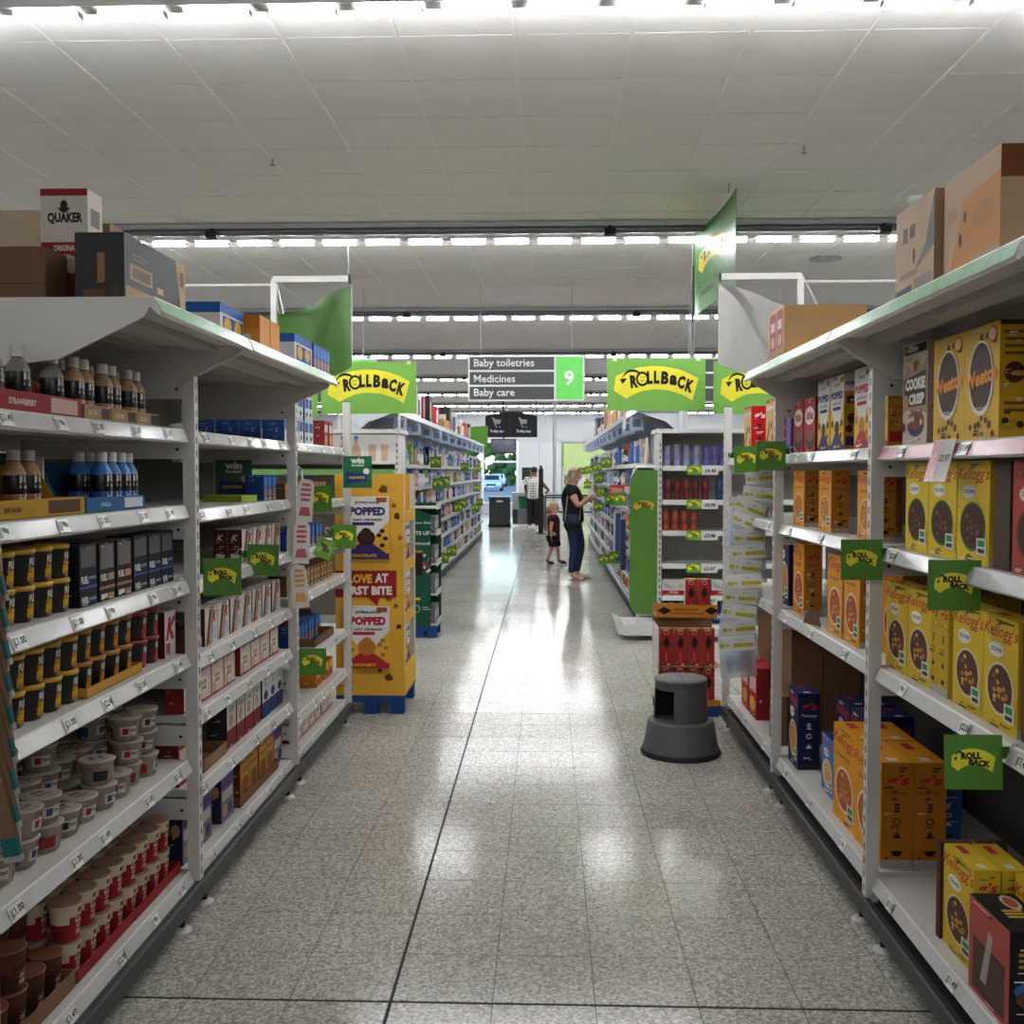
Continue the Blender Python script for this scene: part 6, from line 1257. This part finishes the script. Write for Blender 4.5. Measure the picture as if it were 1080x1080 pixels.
def addskin(b, nodes, edges, m_, sub=2):
    vs, fs = skin(nodes, edges, sub); n = len(b.v); b.v += vs; k = b.mi(m_)
    for f in fs: b.f.append(tuple(n + i for i in f)); b.fm.append(k); b.sm.append(True)
def chain(*n): return list(zip(n[:-1], n[1:]))
def hand(b, p, d, up, m_, sc=1.0, curl=.5):
    p, d, up = Vector(p), Vector(d).normalized(), Vector(up).normalized(); sd = d.cross(up).normalized()
    for i, (o, l) in enumerate(((-.03, .055), (-.01, .072), (.01, .076), (.03, .066))):
        q = p + sd * o * sc + d * .07 * sc; m1 = q + (d * (1 - curl * .3) - up * curl * .5).normalized() * l * .5 * sc; e = m1 + (d * (1 - curl) - up * curl).normalized() * l * .5 * sc
        b.tube([q - d * .02 * sc, q, m1, e], [.010 * sc, .0095 * sc, .0085 * sc, .006 * sc], m_, 6)
    q = p - sd * .03 * sc + d * .02 * sc; m1 = q + (d * .5 - sd).normalized() * .035 * sc; b.tube([p, q, m1, m1 + d * .03 * sc], [.012 * sc, .011 * sc, .010 * sc, .007 * sc], m_, 6)
def face(t, hx, hy, hz, r, lookx, tilt, hairc):
    for sy in (-1, 1):
        b = MB(); b.ball((hx + r * .86 * lookx, hy + sy * r * .36, hz + r * .02 - tilt), r * .11, '#e8e4e0', 8, 5); b.ball((hx + r * .94 * lookx, hy + sy * r * .36, hz + r * .01 - tilt), r * .06, '#2a3a4a', 6, 4); b.build('eye', t)
        b = MB(); b.ball((hx - r * .08 * lookx, hy + sy * r * .84, hz - r * .06), (r * .18, r * .07, r * .26), SKIN, 8, 5); b.build('ear', t)
    b = MB(); b.ball((hx + r * .86 * lookx, hy, hz - r * .62 - tilt), (r * .08, r * .26, r * .06), '#a8605a', 8, 4); b.build('mouth', t)

# woman: faces +x, reaching to the shelf
px, py = .40, 15.6; t = thing('person', (px, py, 0), 'woman in black shirt and blue jeans reaching to the far right rack', 'person')
b = MB(); sk = {
    'pel': ((0, 0, .93), (.10, .085)), 'wai': ((.0, 0, 1.08), (.09, .075)), 'che': ((-.03, 0, 1.28), (.14, .10)), 'sh': ((-.035, 0, 1.40), (.10, .07)), 'nk': ((-.01, 0, 1.46), .05), 'hd0': ((.03, 0, 1.53), (.065, .07)), 'hd1': ((.045, 0, 1.60), (.078, .088)), 'hd2': ((.025, 0, 1.66), (.06, .065)),
    'jaw': ((.085, 0, 1.515), .038), 'nose': ((.135, 0, 1.56), .014),
    'rs': ((-.05, -.16, 1.38), .055), 're': ((.07, -.21, 1.12), .042), 'rw': ((.24, -.17, 1.27), .027), 'rp': ((.29, -.16, 1.31), (.022, .034)),
    'ls': ((-.03, .16, 1.38), .055), 'le': ((.12, .2, 1.14), .042), 'lw': ((.28, .12, 1.24), .027), 'lp': ((.33, .1, 1.27), (.022, .034)),
    'rh': ((-.01, -.09, .88), .07), 'rk': ((.02, -.1, .50), .042), 'ra': ((-.03, -.1, .09), .028), 'rt': ((.02, -.1, .045), .036), 'ro': ((.12, -.105, .035), .03),
    'lh': ((.01, .09, .88), .07), 'lk': ((.11, .1, .51), .042), 'la': ((.06, .1, .09), .028), 'lt': ((.11, .1, .045), .036), 'lo': ((.21, .105, .035), .03)}
ed = chain('pel', 'wai', 'che', 'sh', 'nk', 'hd0', 'hd1', 'hd2') + chain('hd0', 'jaw') + chain('hd1', 'nose') + chain('sh', 'rs', 're', 'rw', 'rp') + chain('sh', 'ls', 'le', 'lw', 'lp') + chain('pel', 'rh', 'rk', 'ra', 'rt', 'ro') + chain('pel', 'lh', 'lk', 'la', 'lt', 'lo')
def sh_(d, o): return {k: (tuple(Vector(p) + Vector(o)), r) for k, (p, r) in d.items()}
O = Vector((px, py, 0))
addskin(b, sh_(sk, O), ed, SKIN); hand(b, O + Vector((.28, -.16, 1.30)), (.8, .1, .5), (-.4, 0, .8), SKIN, 1, .6); hand(b, O + Vector((.32, .1, 1.265)), (.9, -.1, .3), (-.3, 0, .9), SKIN, 1, .6); b.build('body', t)
face(t, px + .045, py, 1.585, .088, 1, .02, 0)
b = MB(); addskin(b, sh_({'a0': ((0, 0, .86), (.15, .125)), 'a': ((0, 0, .90), (.15, .125)), 'b': ((.0, 0, 1.1), (.135, .105)), 'c': ((-.03, 0, 1.28), (.16, .12)), 'd': ((-.035, 0, 1.40), (.115, .085)), 'e': ((-.02, 0, 1.44), .065), 'rs': ((-.05, -.165, 1.38), .07), 'rx': ((.0, -.19, 1.25), .066), 'ls': ((-.03, .165, 1.38), .07), 'lx': ((.03, .185, 1.26), .066)}, O), chain('a0', 'a', 'b', 'c', 'd', 'e') + chain('d', 'rs', 'rx') + chain('d', 'ls', 'lx'), mat('#0d0d10', .85)); b.build('shirt', t)
b = MB(); addskin(b, sh_({'p': ((0, 0, .95), (.15, .118)), 'w': ((0, 0, 1.06), (.128, .10)), 'rh': ((-.01, -.09, .86), .105), 'rk': ((.02, -.1, .50), .066), 'ra': ((-.03, -.1, .15), .047), 'rb': ((-.03, -.1, .11), .046), 'lh': ((.01, .09, .86), .105), 'lk': ((.12, .1, .51), .066), 'la': ((.06, .1, .15), .047), 'lb': ((.06, .1, .11), .046)}, O), chain('w', 'p', 'rh', 'rk', 'ra', 'rb') + chain('p', 'lh', 'lk', 'la', 'lb'), mat('#1b2d4e', .85, 0, .12, scale=30)); b.build('jeans', t)
for xx, yy in ((.045, -.102), (.135, .102)):
    b = MB(); q = O + Vector((xx, yy, 0)); pts = [(-.11, -.03), (-.06, -.04), (.06, -.042), (.12, -.03), (.14, 0), (.12, .03), (.06, .042), (-.06, .04), (-.11, .03)]
    b.prism(pts, lambda u, v, w_: (q.x + u, q.y + v, w_), .001, .018, mat('#8a6a4a', .6))
    for u in (.06, .09): b.tube([(q.x + u, q.y - .042, .015), (q.x + u, q.y - .03, .065), (q.x + u, q.y, .075), (q.x + u, q.y + .03, .065), (q.x + u, q.y + .042, .015)], .010, '#d8d4cc', 6)
    b.build('sandal', t)
b = MB(); b.ball(O + Vector((.018, 0, 1.625)), (.108, .094, .088), mat('#b5a184', .7, 0, .2, scale=40), 14, 8); addskin(b, sh_({'a': ((-.03, 0, 1.64), .075), 'b': ((-.07, 0, 1.54), .06), 'c': ((-.08, 0, 1.45), .04), 'd': ((-.075, 0, 1.38), .02), 's': ((.0, -.085, 1.58), .03), 's2': ((-.02, -.075, 1.49), .018)}, O), chain('a', 'b', 'c', 'd') + chain('a', 's', 's2'), mat('#b5a184', .7, 0, .2, scale=40)); b.build('hair', t)
b = MB(); b.tube([O + Vector((.06, -.09, 1.65)), O + Vector((.10, -.05, 1.70)), O + Vector((.10, .05, 1.70)), O + Vector((.06, .09, 1.65))], .012, mat('#3a342e', .3), 6); b.build('sunglasses', t)
t2 = thing('shoulder_bag', (px - .03, py - .2, .82), 'small black shoulder bag on a tan strap at the woman hip', 'bag')
b = MB(); q = O + Vector((-.02, -.16, .83)); b.prism([(-.12, .08), (.12, .08), (.13, .0), (.09, -.08), (-.09, -.08), (-.13, 0)], lambda u, v, w_: (q.x + u, w_, q.z + v), q.y - .045, q.y + .02, mat('#0e0e10', .5)); b.build('bag_body', t2)
b = MB(); b.prism([(-.125, .085), (.125, .085), (.11, .03), (-.11, .03)], lambda u, v, w_: (q.x + u, w_, q.z + v), q.y - .052, q.y - .046, mat('#17171a', .4)); b.build('flap', t2)
b = MB(); b.tube([q + Vector((-.11, 0, .07)), O + Vector((-.10, -.165, 1.2)), O + Vector((-.07, -.15, 1.42)), O + Vector((-.02, -.08, 1.46))], .009, '#a8987e', 6); b.tube([q + Vector((.11, 0, .07)), O + Vector((.10, -.15, 1.05)), O + Vector((.12, -.1, 1.2))], .009, '#a8987e', 6); b.build('strap', t2)
b = MB(); b.box(px + .33, px + .345, py - .20, py - .13, 1.30, 1.43, mat('#26282c', .3)); o = b.build('mobile_phone', label='dark mobile phone in the woman raised hand', cat='phone')

# boy
px, py = .12, 18.0; t = thing('person', (px, py, 0), 'blond boy in dark red shirt and black shorts walking behind the woman', 'person'); O = Vector((px, py, 0))
sk = {'pel': ((0, 0, .56), (.07, .06)), 'wai': ((0, 0, .66), (.065, .055)), 'che': ((-.005, 0, .79), (.095, .072)), 'sh': ((-.005, 0, .86), (.07, .05)), 'nk': ((.005, 0, .905), .035), 'h0': ((.02, 0, .955), (.055, .058)), 'h1': ((.025, 0, 1.02), (.07, .075)), 'h2': ((.01, 0, 1.07), (.055, .06)), 'jw': ((.06, 0, .945), .034), 'no': ((.106, 0, .99), .013),
      'rs': ((-.02, -.105, .845), .036), 're': ((-.05, -.14, .68), .028), 'rw': ((-.05, -.14, .54), .02), 'rp': ((-.045, -.14, .50), .022), 'ls': ((.0, .105, .845), .036), 'le': ((.03, .14, .68), .028), 'lw': ((.09, .14, .56), .02), 'lp': ((.11, .14, .53), .022),
      'rh': ((-.01, -.055, .52), .06), 'rk': ((-.03, -.06, .31), .038), 'ra': ((-.12, -.06, .075), .025), 'rt': ((-.09, -.06, .035), .026), 'ro': ((-.03, -.062, .03), .024), 'lh': ((.01, .055, .52), .06), 'lk': ((.07, .06, .30), .038), 'la': ((.09, .06, .075), .025), 'lt': ((.12, .06, .035), .026), 'lo': ((.18, .062, .03), .024)}
ed = chain('pel', 'wai', 'che', 'sh', 'nk', 'h0', 'h1', 'h2') + chain('h0', 'jw') + chain('h1', 'no') + chain('sh', 'rs', 're', 'rw', 'rp') + chain('sh', 'ls', 'le', 'lw', 'lp') + chain('pel', 'rh', 'rk', 'ra', 'rt', 'ro') + chain('pel', 'lh', 'lk', 'la', 'lt', 'lo')
b = MB(); addskin(b, sh_(sk, O), ed, SKIN); hand(b, O + Vector((-.045, -.14, .515)), (0, 0, -1), (-1, 0, 0), SKIN, .7, .4); hand(b, O + Vector((.105, .14, .54)), (.4, 0, -1), (-1, 0, -.3), SKIN, .7, .4); b.build('body', t); face(t, px + .025, py, 1.005, .075, 1, .0, 0)
b = MB(); addskin(b, sh_({'a0': ((0, 0, .50), (.10, .085)), 'a': ((0, 0, .53), (.10, .085)), 'b': ((0, 0, .66), (.095, .08)), 'c': ((-.005, 0, .79), (.11, .085)), 'd': ((-.005, 0, .86), (.08, .06)), 'e': ((.0, 0, .892), .046), 'rs': ((-.02, -.11, .845), .048), 'rx': ((-.04, -.132, .74), .044), 'ls': ((.0, .11, .845), .048), 'lx': ((.02, .132, .74), .044)}, O), chain('a0', 'a', 'b', 'c', 'd', 'e') + chain('d', 'rs', 'rx') + chain('d', 'ls', 'lx'), mat('#3c1418', .85)); b.build('shirt', t)
b = MB(); addskin(b, sh_({'p': ((0, 0, .55), (.10, .085)), 'rh': ((-.01, -.058, .48), .075), 'rk': ((-.028, -.06, .35), .062), 'rb': ((-.03, -.06, .32), .062), 'lh': ((.012, .058, .48), .075), 'lk': ((.06, .06, .35), .062), 'lb': ((.066, .06, .32), .062)}, O), chain('p', 'rh', 'rk', 'rb') + chain('p', 'lh', 'lk', 'lb'), mat('#101012', .85)); b.build('shorts', t)
for xx, yy in ((-.07, -.061), (.14, .061)):
    b = MB(); q = O + Vector((xx, yy, 0)); addskin(b, {'a': (tuple(q + Vector((-.055, 0, .04))), .036), 'b': (tuple(q + Vector((.02, 0, .038))), .036), 'c': (tuple(q + Vector((.085, 0, .032))), .03), 's': (tuple(q + Vector((-.05, 0, .10))), .032)}, chain('a', 'b', 'c') + chain('a', 's'), mat('#141416', .7)); b.build('shoe', t)
    b = MB(); b.prism([(-.09, -.03), (.08, -.036), (.115, -.015), (.115, .015), (.08, .036), (-.09, .03)], lambda u, v, w_: (q.x + u, q.y + v, w_), .001, .022, '#d6d4ce'); b.build('sole', t)
b = MB(); b.ball(O + Vector((-.002, 0, 1.045)), (.09, .083, .078), mat('#c2a274', .75, 0, .15, scale=40), 14, 8); addskin(b, sh_({'a': ((-.02, 0, 1.05), .06), 'b': ((-.06, 0, .98), .035), 'f': ((.07, 0, 1.07), .03)}, O), chain('a', 'b') + chain('a', 'f'), mat('#c2a274', .75, 0, .15, scale=40)); b.build('hair', t)

# man at the checkout, seen from behind, right arm out to the trolley
px, py = -.40, 29.5; t = thing('person', (px, py, 0), 'dark haired man in white dotted shirt standing at the checkout', 'person'); O = Vector((px, py, 0))
sk = {'pel': ((0, 0, .95), (.10, .08)), 'wai': ((0, 0, 1.1), (.10, .08)), 'che': ((.01, .02, 1.32), (.15, .11)), 'sh': ((.01, .02, 1.45), (.10, .075)), 'nk': ((.02, .03, 1.52), .052), 'h0': ((.03, .05, 1.59), (.068, .07)), 'h1': ((.035, .05, 1.67), (.08, .09)), 'h2': ((.03, .04, 1.73), (.065, .07)), 'no': ((.05, .155, 1.63), .015),
      'rs': ((.17, .02, 1.42), .06), 're': ((.33, .08, 1.22), .045), 'rw': ((.45, .16, 1.10), .03), 'rp': ((.40, .2, 1.06), (.03, .025)), 'ls': ((-.17, .02, 1.42), .06), 'le': ((-.22, .06, 1.15), .045), 'lw': ((-.18, .22, .98), .03), 'lp': ((-.17, .26, .95), .03),
      'rh': ((.09, 0, .9), .1), 'rk': ((.10, .02, .5), .065), 'ra': ((.10, -.02, .09), .04), 'ro': ((.11, .12, .04), .035), 'lh': ((-.09, 0, .9), .1), 'lk': ((-.09, .02, .5), .065), 'la': ((-.09, -.02, .09), .04), 'lo': ((-.1, .12, .04), .035)}
ed = chain('pel', 'wai', 'che', 'sh', 'nk', 'h0', 'h1', 'h2') + chain('h1', 'no') + chain('sh', 'rs', 're', 'rw', 'rp') + chain('sh', 'ls', 'le', 'lw', 'lp') + chain('pel', 'rh', 'rk', 'ra', 'ro') + chain('pel', 'lh', 'lk', 'la', 'lo')
b = MB(); addskin(b, sh_(sk, O), ed, DSKIN); hand(b, O + Vector((.41, .2, 1.06)), (-.3, .8, -.2), (0, 0, 1), DSKIN, 1, .7); hand(b, O + Vector((-.17, .25, .955)), (0, .9, -.3), (0, 0, 1), DSKIN, 1, .5); b.build('body', t)
def dots():
    m_ = bpy.data.materials.new('dotted_cloth'); m_.use_nodes = True; nt = m_.node_tree; bs = nt.nodes['Principled BSDF']; tc = nt.nodes.new('ShaderNodeTexCoord'); v = nt.nodes.new('ShaderNodeTexVoronoi'); v.inputs['Scale'].default_value = 14; v.inputs['Randomness'].default_value = .1
    r = nt.nodes.new('ShaderNodeValToRGB'); r.color_ramp.elements[0].position = .36; r.color_ramp.elements[0].color = hexc('#3a3c40'); r.color_ramp.elements[1].position = .42; r.color_ramp.elements[1].color = hexc('#c4c2ba'); nt.links.new(tc.outputs['Object'], v.inputs['Vector']); nt.links.new(v.outputs['Distance'], r.inputs[0]); nt.links.new(r.outputs[0], bs.inputs['Base Color']); bs.inputs['Roughness'].default_value = .9; return m_
b = MB(); addskin(b, sh_({'a0': ((0, 0, .80), (.165, .13)), 'a': ((0, 0, .85), (.165, .13)), 'b': ((0, 0, 1.1), (.155, .125)), 'c': ((.01, .02, 1.32), (.175, .13)), 'd': ((.01, .02, 1.45), (.12, .09)), 'e': ((.015, .025, 1.495), .066), 'rs': ((.18, .02, 1.42), .075), 'rx': ((.27, .06, 1.29), .07), 'ls': ((-.18, .02, 1.42), .075), 'lx': ((-.21, .05, 1.25), .07)}, O), chain('a0', 'a', 'b', 'c', 'd', 'e') + chain('d', 'rs', 'rx') + chain('d', 'ls', 'lx'), dots()); b.build('shirt', t)
b = MB(); addskin(b, sh_({'p': ((0, 0, .96), (.15, .115)), 'rh': ((.09, 0, .86), .115), 'rk': ((.10, .02, .5), .085), 'ra': ((.10, -.02, .11), .07), 'lh': ((-.09, 0, .86), .115), 'lk': ((-.09, .02, .5), .085), 'la': ((-.09, -.02, .11), .07)}, O), chain('p', 'rh', 'rk', 'ra') + chain('p', 'lh', 'lk', 'la'), mat('#0e0e10', .85)); b.build('trousers', t)
for sx in (-.095, .105):
    b = MB(); addskin(b, {'a': (tuple(O + Vector((sx, -.06, .045))), .043), 'b': (tuple(O + Vector((sx, .06, .045))), .043), 'c': (tuple(O + Vector((sx, .15, .037))), .035)}, chain('a', 'b', 'c'), '#c9c8c2'); b.build('shoe', t)
b = MB(); b.ball(O + Vector((.03, .025, 1.70)), (.098, .10, .085), mat('#14110f', .8), 14, 8); b.build('hair', t)
for sy in (-1, 1):
    b = MB(); b.ball(O + Vector((.033 + sy * .082, .05, 1.645)), (.012, .025, .032), DSKIN, 8, 5); b.build('ear', t)
    b = MB(); b.ball(O + Vector((.04 + sy * .035, .135, 1.66)), .012, '#e8e4e0', 6, 4); b.build('eye', t)
